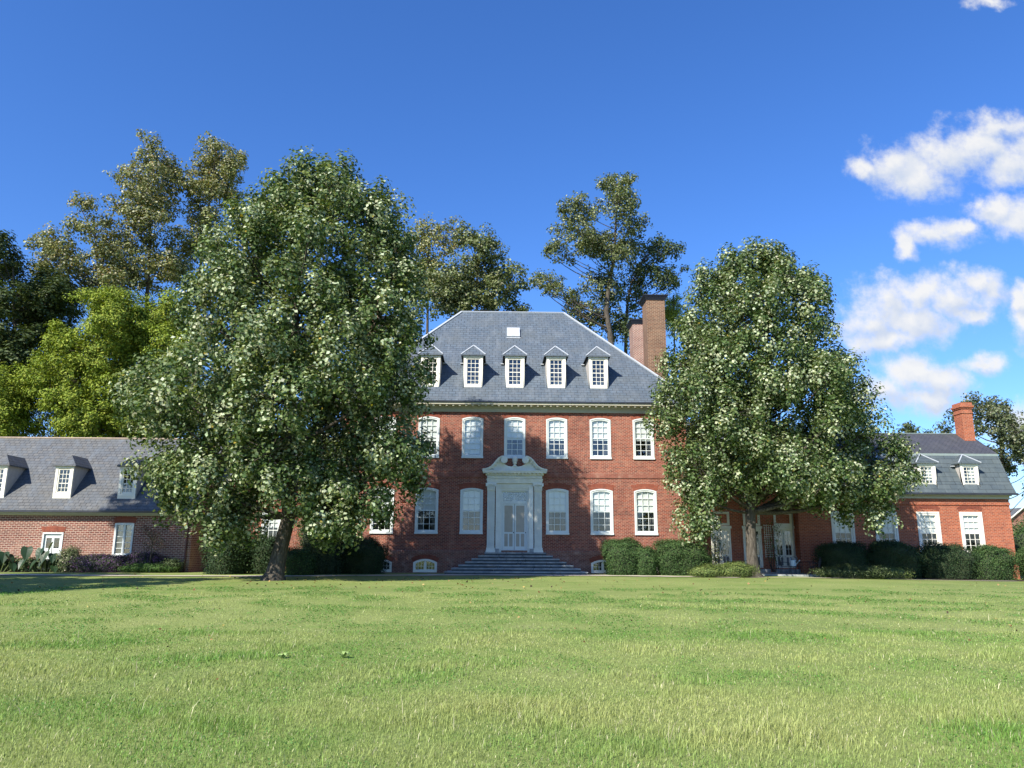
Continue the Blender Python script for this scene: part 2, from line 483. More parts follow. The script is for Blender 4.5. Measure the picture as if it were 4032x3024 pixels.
def window(parent, x0, x1, z0, z1, Y, rise, nx, nz, blind=.5, paint='white_cool', arch=None, casing=.13, low='curtain', arch_h=.3, sill=True, arch_mat='rubbed', clear=.0):
    """sash window in an opening; returns its root part"""
    mb = MB()
    ring(mb, x0, x1, z0, z1, rise, casing * .55, Y - .045, Y + .20)
    c2 = casing * .55
    r2_ = rise * (x1 - x0 - 2 * c2) / (x1 - x0) if rise else 0
    ring(mb, x0 + c2, x1 - c2, z0 + c2, z1 - c2, r2_, casing * .6, Y - .012, Y + .19)
    if sill: mb.box(x0 - .02, x1 + .02, Y - .09, Y - .046, z0 - .05, z0 + .055)
    root = mb.build('window', M[paint], parent)
    c3 = casing * 1.15
    r3 = rise * (x1 - x0 - 2 * c3) / (x1 - x0) if rise else 0
    gx0, gx1, gz0, gz1 = x0 + c3, x1 - c3, z0 + c3, z1 - c3
    s = MB(); sash(s, gx0, gx1, gz0, gz1 - r3 * .3, nx, nz, Y + .06)
    s.build('sash', M[paint], root)
    p = MB()
    arc = arc_pts(gx0, gx1, gz1 - r3, r3)
    p.add([(gx0, Y + .085, gz0), (gx1, Y + .085, gz0)] + [(a, Y + .085, b) for a, b in arc[::-1]], [tuple(range(len(arc) + 2))])
    p.build('pane', M['glass'], root, uv=False)
    h = gz1 - gz0
    if blind > 0:
        b = MB(); zb = gz1 - h * blind
        b.box(gx0 - .04, gx1 + .04, Y + .135, Y + .15, zb, gz1 + .03)
        b.box(gx0 - .04, gx1 + .04, Y + .125, Y + .155, zb - .03, zb)
        b.build('blind', M['blind'], root)
    if low == 'curtain':
        b = MB(); n = 8
        w = (gx1 - gx0)
        for a0, a1 in ((gx0 - .04, gx0 + w * .26), (gx1 - w * .24, gx1 + .04)):
            P = [(a0 + (a1 - a0) * i / n, Y + .33 + .03 * (i % 2)) for i in range(n + 1)]
            for i in range(n):
                b.add([(P[i][0], P[i][1], gz0 - .05), (P[i + 1][0], P[i + 1][1], gz0 - .05), (P[i + 1][0], P[i + 1][1], gz1), (P[i][0], P[i][1], gz1)], [(0, 1, 2, 3)])
        b.build('curtain', M['curtain'], root)
    if arch:
        a = MB(); ah = arch_h
        lo = arc_pts(x0 - .02, x1 + .02, z1 - rise + .012, rise)
        hi = arc_pts(x0 - .16, x1 + .16, z1 - rise + ah * .9, rise * 1.1)
        a.strip(lo, hi, Y - .012, Y + .05)
        a.build('brick_arch', M[arch_mat], root)
    return root


def roof_poly(mb, quads):
    for q in quads:
        mb.add(q, [tuple(range(len(q)))])


def dormer(parent, xc, Yf, zb, zt, w, zpk, slope, front_eave=.2, cheek='cheek', slate='slate', paint='white', nx=3, nz=6, roofz=None, cap=True, blind=0):
    """dormer on a roof whose surface satisfies roofz(y) = z"""
    yat = roofz
    hw = w / 2
    root = empty('dormer', tuple(Vector((xc, Yf, zb)) - parent.location), parent)
    for sgn in (-1, 1):
        ck = MB()
        x = xc + sgn * (hw - .03)
        pts = [(Yf + .1, zb), (Yf + .1, zt), (yat(zt), zt), (yat(zb) , zb)]
        xa, xb = x - .03, x + .03
        vs = [(xa, y, z) for y, z in pts] + [(xb, y, z) for y, z in pts]
        ck.add(vs, [(0, 1, 2, 3), (7, 6, 5, 4), (0, 4, 5, 1), (1, 5, 6, 2)])
        ck.build('cheek', M[cheek], root)
    fr = MB()
    fr.box(xc - hw, xc + hw, Yf, Yf + .1, zb - .12, zb + .06)      # sill board
    ring(fr, xc - hw + .002, xc + hw - .002, zb + .06, zt, 0, .15, Yf - .02, Yf + .12)
    ring(fr, xc - hw + .152, xc + hw - .152, zb + .21, zt - .15, 0, .08, Yf + .01, Yf + .11)
    fr.box(xc - hw - .03, xc + hw + .03, Yf - .06, Yf - .021, zt - .13, zt - .03)
    fr.build('window_frame', M[paint], root)
    gx0, gx1, gz0, gz1 = xc - hw + .22, xc + hw - .22, zb + .28, zt - .22
    s = MB(); sash(s, gx0, gx1, gz0, gz1, nx, nz, Yf + .05, t=.028); s.build('sash', M[paint], root)
    p = MB(); p.add([(gx0, Yf + .07, gz0), (gx1, Yf + .07, gz0), (gx1, Yf + .07, gz1), (gx0, Yf + .07, gz1)], [(0, 1, 2, 3)])
    p.build('pane', M['glass'], root, uv=False)
    bk = MB(); bk.box(xc - hw + .05, xc + hw - .05, Yf + .45, Yf + .5, zb, zt - .05); bk.build('interior', M['interior'], root)
    if blind:
        b = MB(); b.box(gx1 - (gx1 - gx0) * blind, gx1, Yf + .16, Yf + .19, gz0, gz1); b.build('curtain', M['blind'], root)
    # hipped little roof
    e = .17; ye = Yf - e; xa, xb = xc - hw - e, xc + hw + e
    ze = zt - .02; ypk = ye + .75; th = .07
    yb_e = yat(ze); yb_p = yat(zpk)
    r = MB()
    for dz, flip in ((th, False), (0, True)):
        A = (xa, ye, ze + dz); B = (xb, ye, ze + dz); Pk = (xc, ypk, zpk + dz); Bk = (xc, yb_p + .1, zpk + dz)
        L = (xa, yb_e + .1, ze + dz); R_ = (xb, yb_e + .1, ze + dz)
        for q in ((A, B, Pk), (A, Pk, Bk, L), (B, R_, Bk, Pk)):
            r.add(q if not flip else q[::-1], [tuple(range(len(q)))])
    r.add([(xa, ye, ze), (xb, ye, ze), (xb, ye, ze + th), (xa, ye, ze + th)], [(0, 1, 2, 3)])
    r.add([(xa, ye, ze), (xa, ye, ze + th), (xa, yb_e, ze + th), (xa, yb_e, ze)], [(0, 1, 2, 3)])
    r.add([(xb, ye, ze), (xb, ye, ze + th), (xb, yb_e, ze + th), (xb, yb_e, ze)], [(3, 2, 1, 0)])
    r.build('dormer_roof', M[slate], root)
    if cap:
        c = MB()
        c.tube([(xa, ye, ze + th + .01), (xc, ypk, zpk + th + .01)], .045, 4)
        c.tube([(xb, ye, ze + th + .01), (xc, ypk, zpk + th + .01)], .045, 4)
        c.tube([(xc, ypk, zpk + th), (xc, yb_p, zpk + th)], .035, 4)
        c.box(xa - .12, xa + .1, yb_e - .28, yb_e - .1, ze - .12, ze - .06)
        c.box(xb - .1, xb + .12, yb_e - .28, yb_e - .1, ze - .12, ze - .06)
        c.build('hip_flashing', M['lead'], root)
    return root


def sm(a, b, x):
    t = min(1, max(0, (x - a) / (b - a))); return t * t * (3 - 2 * t)


def gh(x, y):
    """height of the lawn"""
    return -.1 + .1 * sm(6, 18, y) + sm(14, 44, y) * (.2 - .25 * sm(12, 30, x)) + .03 * sin(x * .21) * sin(y * .17) * sm(3, 10, y) * (1 - sm(36, 44, y))

# ================================================================== MAIN HOUSE
house = empty('brick_mansion', (0, 55, .1))
tag(house, 'tall two storey red brick mansion with steep slate hip roof and white carved doorway', 'house')
YF, HW = 48.0, 10.85
BAY = [-8.13, -5.4, -2.65, 0.0, 2.65, 5.4, 8.13]
holes_g = [(x - .70, x + .70, 2.57, 5.33, .125) for x in BAY if x != 0] + [(-.85, .85, 1.5, 5.2, 0)]
holes_s = [(x - .66, x + .66, 7.23, 9.8, .115) for x in BAY]
w = MB()
wall(w, -HW, HW, 1.55, 10.3, holes_g + holes_s, YF)
for x, s in ((-HW, -1), (HW, 1)):
    q = [(x, YF, 1.55), (x, YF + 14, 1.55), (x, YF + 14, 10.3), (x, YF, 10.3)]
    w.add(q, [(0, 1, 2, 3) if s > 0 else (3, 2, 1, 0)])
w.add([(-HW, YF + 14, 1.55), (HW, YF + 14, 1.55), (HW, YF + 14, 10.3), (-HW, YF + 14, 10.3)], [(3, 2, 1, 0)])
w.build('wall', M['brick'], house)
w = MB()
BW = [-8.13, -5.4, 5.4, 8.13]
wall(w, -HW - .06, HW + .06, -.3, 1.5, [(x - .72, x + .72, .24, 1.03, .2) for x in BW], YF - .06, .4)
w.add([(-HW - .06, YF - .06, 1.5), (HW + .06, YF - .06, 1.5), (HW, YF, 1.56), (-HW, YF, 1.56)], [(0, 1, 2, 3)])
for x, s in ((-HW - .06, -1), (HW + .06, 1)):
    w.add([(x, YF - .06, -.3), (x, YF + 14, -.3), (x, YF + 14, 1.5), (x, YF - .06, 1.5)], [(0, 1, 2, 3) if s > 0 else (3, 2, 1, 0)])
    w.add([(x, YF - .06, 1.5), (x, YF + 14, 1.5), (s * HW, YF + 14, 1.56), (s * HW, YF, 1.56)], [(0, 1, 2, 3) if s > 0 else (3, 2, 1, 0)])
w.build('plinth', M['brick_base'], house)
b = MB()
b.box(-HW - .025, HW + .025, YF - .035, YF - .001, 6.0, 6.27); b.box(-HW - .035, HW + .035, YF - .05, YF - .036, 6.0, 6.06)
b.build('string_course', M['band'], house)
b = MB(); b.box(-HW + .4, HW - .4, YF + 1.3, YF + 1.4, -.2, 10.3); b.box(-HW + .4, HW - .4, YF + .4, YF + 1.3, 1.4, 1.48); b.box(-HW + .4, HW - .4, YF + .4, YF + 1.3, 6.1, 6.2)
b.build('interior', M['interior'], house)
for i, x in enumerate(BAY):
    if x != 0:
        window(house, x - .70, x + .70, 2.57, 5.33, YF, .125, 3, 6, blind=.52 if i > 1 else .5, arch=True, arch_h=.36)
for i, x in enumerate(BAY):
    window(house, x - .66, x + .66, 7.23, 9.8, YF, .115, 3, 6, blind=(.62, .6, .95, .55, .56, .55, .55)[i], arch=True, arch_h=.28)
# low basement windows under brick arches
for x in BW:
    mb = MB(); y = YF - .06
    ring(mb, x - .72, x + .72, .24, 1.03, .2, .12, y - .03, y + .12)
    mb.box(x - .05, x + .05, y + .02, y + .1, .36, .9)
    root = mb.build('basement_window', M['white'], house)
    s = MB()
    for a, c in ((x - .6, x - .05), (x + .05, x + .6)):
        sash(s, a, c, .36, .84, 3, 2, y + .05, t=.022, meet=False)
    s.build('sash', M['white'], root)
    p = MB(); p.box(x - .6, x + .6, y + .085, y + .09, .36, .93); p.build('pane', M['glass'], root)
    a = MB(); a.strip(arc_pts(x - .74, x + .74, .84, .2), arc_pts(x - .86, x + .86, 1.08, .22), y - .012, y + .04)
    a.build('brick_arch', M['rubbed'], root)
# cornice with modillions, gutter
c = MB()
def ring_box(mb, o, y0, y1, z0, z1, t):
    """square band round the house, o = outset"""
    mb.box(-HW - o, HW + o, YF - o, YF - o + t, z0, z1)
    mb.box(-HW - o, HW + o, YF + 14 + o - t, YF + 14 + o, z0, z1)
    mb.box(-HW - o, -HW - o + t, YF - o + t, YF + 14 + o - t, z0, z1)
    mb.box(HW + o - t, HW + o, YF - o + t, YF + 14 + o - t, z0, z1)
ring_box(c, .05, 0, 0, 10.12, 10.34, .04)
ring_box(c, .13, 0, 0, 10.34, 10.41, .16)
ring_box(c, .58, 0, 0, 10.51, 10.64, .62)
ring_box(c, .22, 0, 0, 10.41, 10.509, .3)
cor = c.build('cornice', M['cornice'], house)
md = MB(); n = 56
xm0 = -HW - .4
md.box(xm0 - .06, xm0 + .06, YF - .52, YF - .221, 10.42, 10.508)
md0 = md.build('modillion', M['cornice'], cor)
for i in range(1, n):
    o = md0.copy(); COL.objects.link(o); o.parent = cor; o.location = (((2 * HW + .8) * i / (n - 1)), 0, 0)
c = MB(); ring_box(c, .66, 0, 0, 10.645, 10.73, .3); c.build('gutter', M['gutter'], house)
# roof
EY, EX, EZ = YF - .6, HW + .6, 10.735
RY, RX, RZ = 55.0, 3.82, 18.95
SL = (RZ - EZ) / (RY - EY)
r = MB()
A, B_, C_, D = (-EX, EY, EZ), (EX, EY, EZ), (EX, YF + 14.6, EZ), (-EX, YF + 14.6, EZ)
R1, R2 = (-RX, RY, RZ), (RX, RY, RZ)
roof_poly(r, [[A, B_, R2, R1], [B_, C_, R2], [C_, D, R1, R2], [D, A, R1]])
r.add([A, B_, C_, D], [(3, 2, 1, 0)])
rf = r.build('roof', M['slate'], house)
c = MB()
for e, p in ((A, R1), (B_, R2), (C_, R2), (D, R1), (R1, R2)):
    c.tube([(e[0], e[1], e[2] + .02), (p[0], p[1], p[2] + .02)], .085, 4)
c.build('ridge_flashing', M['lead'], rf)
# roof hatch
y0 = EY + (16.35 - EZ) / SL; y1 = EY + (17.15 - EZ) / SL
c = MB()
c.add([(-.46, y0 - .12, 16.42), (.46, y0 - .12, 16.42), (.46, y1 - .12, 17.27), (-.46, y1 - .12, 17.27),
       (-.46, y0 + .05, 16.3), (.46, y0 + .05, 16.3), (.46, y1 + .05, 17.1), (-.46, y1 + .05, 17.1)],
      [(0, 1, 2, 3), (0, 4, 5, 1), (1, 5, 6, 2), (2, 6, 7, 3), (3, 7, 4, 0)])
c.box(-.5, .5, y0 - .13, y0 + .02, 16.26, 16.33)
c.build('roof_hatch', M['lead'], rf)
rz = lambda z: EY + (z - EZ) / SL
for i, x in enumerate((-5.45, -2.7, 0, 2.68, 5.42)):
    dormer(house, x, 48.42, 11.72, 13.9, 1.24, 14.68, SL, cheek='cheek', nx=3, nz=6, roofz=rz)


def chimney(parent, x0, x1, y0, y1, z0, z1, m1, cap='dark', corbel=False, name='chimney'):
    c = MB(); c.box(x0, x1, y0, y1, z0, z1)
    if corbel:
        c.box(x0 - .05, x1 + .05, y0 - .05, y1 + .05, z1 - .75, z1 - .68)
        c.box(x0 - .06, x1 + .06, y0 - .06, y1 + .06, z1 - .42, z1 - .33)
        c.box(x0 - .11, x1 + .11, y0 - .11, y1 + .11, z1 - .329, z1 - .2)
        c.box(x0 - .04, x1 + .04, y0 - .04, y1 + .04, z1 - .199, z1 + .02)
    o = c.build(name, M[m1], parent)
    if not corbel:
        k = MB()
        for j in range(4):
            e = .05 + .045 * j; k.box(x0 - e, x1 + e, y0 - e, y1 + e, z1 + .07 * j, z1 + .07 * (j + 1) - .002)
        k.box(x0 - .24, x1 + .24, y0 - .24, y1 + .24, z1 + .28, z1 + .34)
        k.build('chimney_cap', M[cap], o)
    return o


for s in (-1, 1):
    a, b_ = (9.65, 10.97) if s > 0 else (-10.97, -9.65)
    chimney(house, a, b_, 53.0, 54.6, 10.7, 19.42, 'brick_chim')
    chimney(house, a, b_ - (.0), 58.6, 60.2, 10.7, 19.3, 'brick_chim_far')

# ---- doorway: pilasters, entablature, swan-neck pediment
dw = empty('doorway', (0, -7, .0), house)            # (parented: world 0,48,0.1)
st = MB()
st.box(-1.12, -.90, YF - .16, YF + .1, 1.45, 5.62); st.box(.90, 1.12, YF - .16, YF + .1, 1.45, 5.62)
st.box(-1.12, 1.12, YF - .158, YF + .1, 5.30, 5.618)
st.box(-.90, -.80, YF - .10, YF + .2, 1.45, 5.30); st.box(.80, .90, YF - .10, YF + .2, 1.45, 5.30); st.box(-.80, .80, YF - .098, YF + .2, 5.17, 5.30)
st.box(-1.16, -.885, YF - .20, YF - .161, 1.45, 5.40); st.box(.885, 1.16, YF - .20, YF - .161, 1.45, 5.40)
st.box(-1.16, 1.16, YF - .2, YF - .162, 5.401, 5.50)
st.build('door_surround', M['stone_white'], dw)
for s in (-1, 1):
    cx = s * 1.45
    p = MB()
    for i in range(9):                                  # fluted shaft
        a0 = cx - .225 + .05 * i
        p.box(a0 + .004, a0 + .046 - .012, YF - .27, YF - .235, 1.75, 5.1)
    p.box(cx - .23, cx + .23, YF - .235, YF + .05, 1.72, 5.13)
    p.box(cx - .30, cx + .30, YF - .34, YF + .05, 1.45, 1.54); p.box(cx - .275, cx + .275, YF - .31, YF + .05, 1.541, 1.62)
    p.box(cx - .25, cx + .25, YF - .29, YF + .05, 1.621, 1.66); p.box(cx - .265, cx + .265, YF - .30, YF + .05, 1.661, 1.72)
    pil = p.build('pilaster', M['stone_white'], dw)
    k = MB()
    k.prism([(cx - .23, 5.13), (cx + .23, 5.13), (cx + .27, 5.5), (cx - .27, 5.5)], YF - .28, YF + .05)
    k.prism([(cx - .33, 5.53), (cx - .12, 5.50), (cx + .12, 5.50), (cx + .33, 5.53), (cx + .33, 5.62), (cx - .33, 5.62)], YF - .37, YF + .05)
    for row, (zz, n, rr) in enumerate(((5.16, 5, .055), (5.30, 4, .06))):     # acanthus leaves
        for j in range(n):
            x = cx - .2 + .4 * j / (n - 1)
            k.prism([(x - .04, zz), (x + .04, zz), (x + .05, zz + .12), (x, zz + .17), (x - .05, zz + .12)], YF - .33 - .02 * row, YF - .281)
            k.box(x - .035, x + .035, YF - .38 - .02 * row, YF - .331 - .02 * row, zz + .11, zz + .155)
    for t in (-1, 1):                                   # volutes and centre flower
        v = [(cx + t * .27 + .065 * cos(a), 5.475 + .065 * sin(a)) for a in [2 * pi * q / 10 for q in range(10)]]
        k.prism(v, YF - .41, YF - .29)
    v = [(cx + .06 * cos(a), 5.57 + .06 * sin(a)) for a in [2 * pi * q / 8 for q in range(8)]]
    k.prism(v, YF - .42, YF - .38)
    k.build('capital', M['stone_white'], dw)
e = MB()
e.box(-1.70, 1.70, YF - .30, YF + .05, 5.625, 5.72); e.box(-1.72, 1.72, YF - .325, YF + .05, 5.721, 5.83); e.box(-1.76, 1.76, YF - .36, YF + .05, 5.831, 5.88)
prof = [(YF - .30 - .07 * sin(pi * q / 8), 5.881 + .21 * q / 8) for q in range(9)]
vs = [(-1.70, y, z) for y, z in prof] + [(1.70, y, z) for y, z in prof]
e.add(vs, [(i, 9 + i, 10 + i, 1 + i) for i in range(8)] + [tuple(range(9)), tuple(range(17, 8, -1))])
e.box(-1.70, 1.70, YF - .299, YF + .05, 5.882, 6.09)
e.box(-1.78, 1.78, YF - .36, YF + .05, 6.091, 6.12)
e.box(-1.80, 1.80, YF - .38, YF + .05, 6.121, 6.23)
e.box(-1.96, 1.96, YF - .62, YF + .05, 6.231, 6.33); e.box(-2.0, 2.0, YF - .66, YF + .05, 6.331, 6.38)
ent = e.build('entablature', M['stone_white'], dw)
e = MB()
e.prism([(-1.695, 6.13), (-1.625, 6.13), (-1.605, 6.228), (-1.715, 6.228)], YF - .54, YF - .381)
dn0 = e.build('dentil', M['stone_white'], dw)
for i in range(1, 15):
    o = dn0.copy(); COL.objects.link(o); o.parent = dw; o.location = (3.32 * i / 14, 0, 0)
pd = MB()                                               # tympanum board with a scooped middle
top = [(-1.55, 6.45), (-1.3, 6.62), (-1.12, 6.85), (-.97, 7.02), (-.82, 7.05), (-.78, 6.93), (-.62, 6.78), (-.42, 6.68), (-.2, 6.64), (-.1, 6.70), (.1, 6.70)]
top += [(-x, z) for x, z in top[:-2][::-1]]
for i in range(len(top) - 1):
    pd.prism([(top[i][0], 6.381), (top[i + 1][0], 6.381), top[i + 1], top[i]], YF - .34, YF + .05)
for s in (-1, 1):                                       # the two swan necks
    P = [(1.99, 6.382), (1.82, 6.40), (1.62, 6.46), (1.42, 6.57), (1.24, 6.76), (1.10, 6.95), (.95, 7.10), (.80, 7.18), (.68, 7.20)]
    for (dz0, dz1, yy) in ((.0, .055, .66), (.056, .10, .60), (.101, .15, .54)):
        up = []; lo = []
        for i, (x, z) in enumerate(P):
            x2, z2 = P[min(i + 1, len(P) - 1)]; x1_, z1_ = P[max(i - 1, 0)]
            t = Vector((x2 - x1_, z2 - z1_)).normalized(); nrm = Vector((-t.y, t.x))
            if nrm.y < 0: nrm = -nrm
            up.append((s * (x + nrm.x * (.09 - dz0)), z + nrm.y * (.09 - dz0))); lo.append((s * (x + nrm.x * (.09 - dz1)), max(6.382, z + nrm.y * (.09 - dz1))))
        if s > 0: up, lo = up[::-1], lo[::-1]
        pd.strip(lo, up, YF - yy, YF - .3)
    for (x, z) in ((1.33, 6.57), (1.17, 6.76), (1.0, 6.93)):   # modillions under the curve
        pd.prism([(s * x - .04, z - .08), (s * x + .04, z - .08), (s * x + .05, z + .05), (s * x - .05, z + .05)], YF - .5, YF - .341)
ped = pd.build('pediment', M['stone_white'], dw)
for s in (-1, 1):
    v = MB(); cx, cz = s * .66, 7.03
    ring_ = [(cx + .21 * cos(a), cz + .21 * sin(a)) for a in [2 * pi * q / 16 for q in range(16)]]
    v.prism(ring_, YF - .66, YF - .3)
    for q in range(6):
        a = 2 * pi * q / 6
        c6 = [(cx + .1 * cos(a) + .055 * cos(t), cz + .1 * sin(a) + .055 * sin(t)) for t in [2 * pi * j / 7 for j in range(7)]]
        v.prism(c6, YF - .69, YF - .661)
    v.prism([(cx + .05 * cos(t), cz + .05 * sin(t)) for t in [2 * pi * j / 8 for j in range(8)]], YF - .71, YF - .67)
    v.build('rosette', M['stone_white'], ped)
v = MB()
v.box(-.1, .1, YF - .46, YF - .26, 6.66, 6.73)
v.lathe([(.06, 6.73), (.07, 6.78), (.13, 6.83), (.14, 6.88), (.10, 6.91), (.13, 6.95), (.155, 7.03), (.16, 7.10), (.14, 7.18), (.10, 7.25), (.04, 7.30)], 0, YF - .36, 12)
for zz in (6.98, 7.05, 7.12, 7.19):
    for q in range(7):
        a = 2 * pi * (q + (zz * 50 % 2) * .5) / 7; rr = .15 if zz < 7.15 else .12
        x, y = rr * cos(a), YF - .36 + rr * sin(a)
        v.box(x - .02, x + .02, y - .02, y + .02, zz - .02, zz + .02)
v.build('pineapple_finial', M['stone_white'], ped)
# double screen door, fanlight
d = MB(); y = YF + .02
ring(d, -.80, .80, 1.5, 5.17, 0, .09, y, y + .2, bottom=False)
d.box(-.71, .71, y + .01, y + .17, 4.38, 4.55); d.box(-.71, .71, y + .01, y + .18, 1.5, 1.58)
d.build('door_frame', M['white_cool'], dw)
for s in (-1, 1):
    a, c = (-.705, -.012) if s < 0 else (.012, .705)
    leaf = MB()
    leaf.box(a, a + .09, y + .05, y + .1, 1.585, 4.375); leaf.box(c - .09, c, y + .05, y + .1, 1.585, 4.375)
    for z0, z1 in ((1.585, 1.80), (2.56, 2.66), (4.27, 4.375)): leaf.box(a + .09, c - .09, y + .051, y + .099, z0, z1)
    mx_ = (a + c) / 2; leaf.box(mx_ - .04, mx_ + .04, y + .052, y + .098, 1.80, 2.56)
    lf = leaf.build('door', M['white_cool'], dw)
    sc = MB(); sc.box(a + .09, c - .09, y + .07, y + .075, 1.8, 4.27)
    for z in (2.05, 2.95, 3.75): sc.box(a + .1, c - .1, y + .066, y + .069, z, z + .015)
    sc.build('screen_panel', M['screen'], lf)
    hd = MB()
    hx = -.05 if s < 0 else .70
    hd.lathe([(.02, 2.6), (.028, 2.62), (.028, 2.65), (.02, 2.67)], hx, y + .02, 8); hd.build('knob', M['dark'], lf)
fl = MB()
for q in range(0, 9):
    a = pi * q / 8
    R_ = min(.70 / max(abs(cos(a)), 1e-3), .48 / max(sin(a), 1e-3))
    p0 = (.12 * cos(a), 4.57 + .09 * sin(a)); p1 = (min(.70, max(-.70, R_ * cos(a))), 4.57 + min(.5, R_ * sin(a)))
    fl.tube([(p0[0], y + .08, p0[1]), (p1[0], y + .08, p1[1])], .012, 4)
for rx_, rz_ in ((.34, .24), (.58, .42)):
    fl.tube([(rx_ * cos(pi * q / 14), y + .08, 4.57 + rz_ * sin(pi * q / 14)) for q in range(15)], .011, 4)
fl.prism([(.14 * cos(pi * q / 8), 4.55 + .1 * sin(pi * q / 8)) for q in range(9)], y + .06, y + .1)
fan = fl.build('fanlight', M['white_cool'], dw)
p = MB(); p.box(-.71, .71, y + .10, y + .105, 4.55, 5.08); p.build('pane', M['glass'], fan)
b = MB(); b.box(-.8, .8, y + .3, y + .34, 1.5, 5.2); b.build('inner_door', M['curtain'], dw)
for s in (-1, 1):
    b = MB(); b.box(s * 1.05 - .12, s * 1.05 + .12, YF - .36, YF - .205, 1.45, 1.66); b.build('stone_block', M['step'], dw)

# ---- front steps
fs = empty('front_steps', (0, -8.3, .0), house)
fx, fy = 0.05, YF - .45
for i in range(7):
    zt = 1.445 - .179 * i
    ex = 1.87 + .375 * i; y0 = YF - .55 - .36 * i
    s = MB()
    # each tread is laid from several long slabs with fine joints
    cuts = sorted([-ex, ex] + [random.uniform(-ex * .8, ex * .8) for _ in range(3)])
    z0 = zt - .179
    for a, c in zip(cuts[:-1], cuts[1:]):
        s.box(fx + a + .008, fx + c - .008, y0 - random.uniform(.03, .05), y0 + .42, zt - .075, zt - random.uniform(0, .006))
        s.cur = 1
        s.box(fx + a + .02, fx + c - .02, y0 + random.uniform(0, .01), y0 + .41, z0 - (.25 if i == 6 else 0), zt - .076)
        s.cur = 0
    s.box(fx - ex + .05, fx + ex - .05, y0 + .421, YF - .07, z0, zt - .004 - .001 * i)
    s.build('step', [M['step'], M['riser']], fs)

# ================================================================== LEFT WING
lw = empty('brick_dependency', (-30, 51, .1))
tag(lw, 'long low brick cottage wing with weathered slate roof and pale mortar at far left', 'house')
YL = 47.0; X0, X1 = -42.0, -19.2
wins = [(-23.75, -22.63, 1.12, 3.02, .0), (-27.93, -26.72, .3, 2.46, .0), (-33.0, -31.9, 1.12, 3.02, 0), (-38.2, -37.1, 1.12, 3.02, 0)]
w = MB(); wall(w, X0, X1, -.2, 3.5, wins, YL)
w.add([(X1, YL, -.2), (X1, YL + 8, -.2), (X1, YL + 8, 3.5), (X1, YL + 4, 8.15), (X1, YL, 3.5)], [(0, 1, 2, 3, 4)])
w.add([(X0, YL, -.2), (X0, YL + 8, -.2), (X0, YL + 8, 3.5), (X0, YL + 4, 8.15), (X0, YL, 3.5)], [(4, 3, 2, 1, 0)])
w.add([(X0, YL + 8, -.2), (X1, YL + 8, -.2), (X1, YL + 8, 3.5), (X0, YL + 8, 3.5)], [(3, 2, 1, 0)])
w.build('wall', M['brick_left'], lw)
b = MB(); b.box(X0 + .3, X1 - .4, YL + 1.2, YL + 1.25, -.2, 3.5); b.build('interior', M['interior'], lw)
c = MB(); c.box(X0, X1 + .06, YL - .12, YL - .001, 3.44, 3.52); c.box(X0, X1 + .08, YL - .34, YL, 3.521, 3.66); c.build('cornice', M['cornice'], lw)
c = MB(); c.box(X0, X1 + .16, YL - .50, YL - .341, 3.62, 3.74); c.build('gutter', M['gutter'], lw)
ey, ez = YL - .45, 3.745; ry, rzz = YL + 4, 8.62
sl = (rzz - ez) / (ry - ey)
r = MB()
xa, xb = X0 - .15, X1 + .15
f1 = [(xa, ey, ez), (xb, ey, ez), (xb, ry, rzz), (xa, ry, rzz)]
f2 = [(xb, 2 * ry - ey, ez), (xa, 2 * ry - ey, ez), (xa, ry, rzz), (xb, ry, rzz)]
roof_poly(r, [f1, f2, [(x, y, z - .09) for x, y, z in f1[::-1]], [(x, y, z - .09) for x, y, z in f2[::-1]]])
for q in (f1, f2):
    for a, c in ((0, 1), (1, 2), (3, 0)):
        p_, q_ = q[a], q[c]; r.add([p_, q_, (q_[0], q_[1], q_[2] - .09), (p_[0], p_[1], p_[2] - .09)], [(3, 2, 1, 0)])
lrf = r.build('roof', M['slate_left'], lw)
c = MB(); c.tube([(xa, ry, rzz + .03), (xb, ry, rzz + .03)], .07, 4); c.build('ridge_flashing', plain('weathered_ridge', (.42, .33, .24), .6, .25, 4.), lrf)
for x in (-31.2, -27.25, -23.4, -35.1):
    dormer(lw, x, YL + .22, 4.55, 6.42, 1.06, 7.08, sl, cheek='cheek', slate='slate_left', nx=3, nz=5, roofz=lambda z: ey + (z - ez) / sl, cap=False)
chimney(lw, -20.3, -19.5, 50.5, 51.5, 6.5, 9.05, 'brick_left', corbel=True)
# casement window
def casement(x0, x1, z0, z1):
    y = YL; mb = MB()
    ring(mb, x0, x1, z0, z1, 0, .10, y - .04, y + .16)
    xm = (x0 + x1) / 2; mb.box(xm - .035, xm + .035, y + .02, y + .1, z0 + .1, z1 - .1)
    mb.box(x0 - .04, x1 + .04, y - .11, y - .041, z0 - .03, z0 + .05)
    root = mb.build('window', M['white_cool'], lw)
    s = MB()
    for a, c in ((x0 + .1, xm - .035), (xm + .035, x1 - .1)):
        sash(s, a, c, z0 + .1, z1 - .1, 1, 5, y + .04, t=.03, meet=False)
    s.build('sash', M['white_cool'], root)
    p = MB(); p.box(x0 + .1, x1 - .1, y + .085, y + .09, z0 + .1, z1 - .1); p.build('pane', M['glass'], root)
    p = MB(); p.box(x0 + .1, xm, y + .14, y + .15, z0 + .1, z1 - .1); p.box(xm, x1 - .1, y + .14, y + .15, z0 + .75, z1 - .1); p.build('blind', M['curtain'], root)
    a = MB(); a.strip(arc_pts(x0 - .05, x1 + .05, z1 + .012, .04), arc_pts(x0 - .13, x1 + .13, z1 + .32, .08), y - .012, y + .04)
    a.build('brick_arch', M['rubbed'], root)
for q in (wins[0], wins[2], wins[3]): casement(*q[:4])
a0, a1, z0, z1, _ = wins[1]
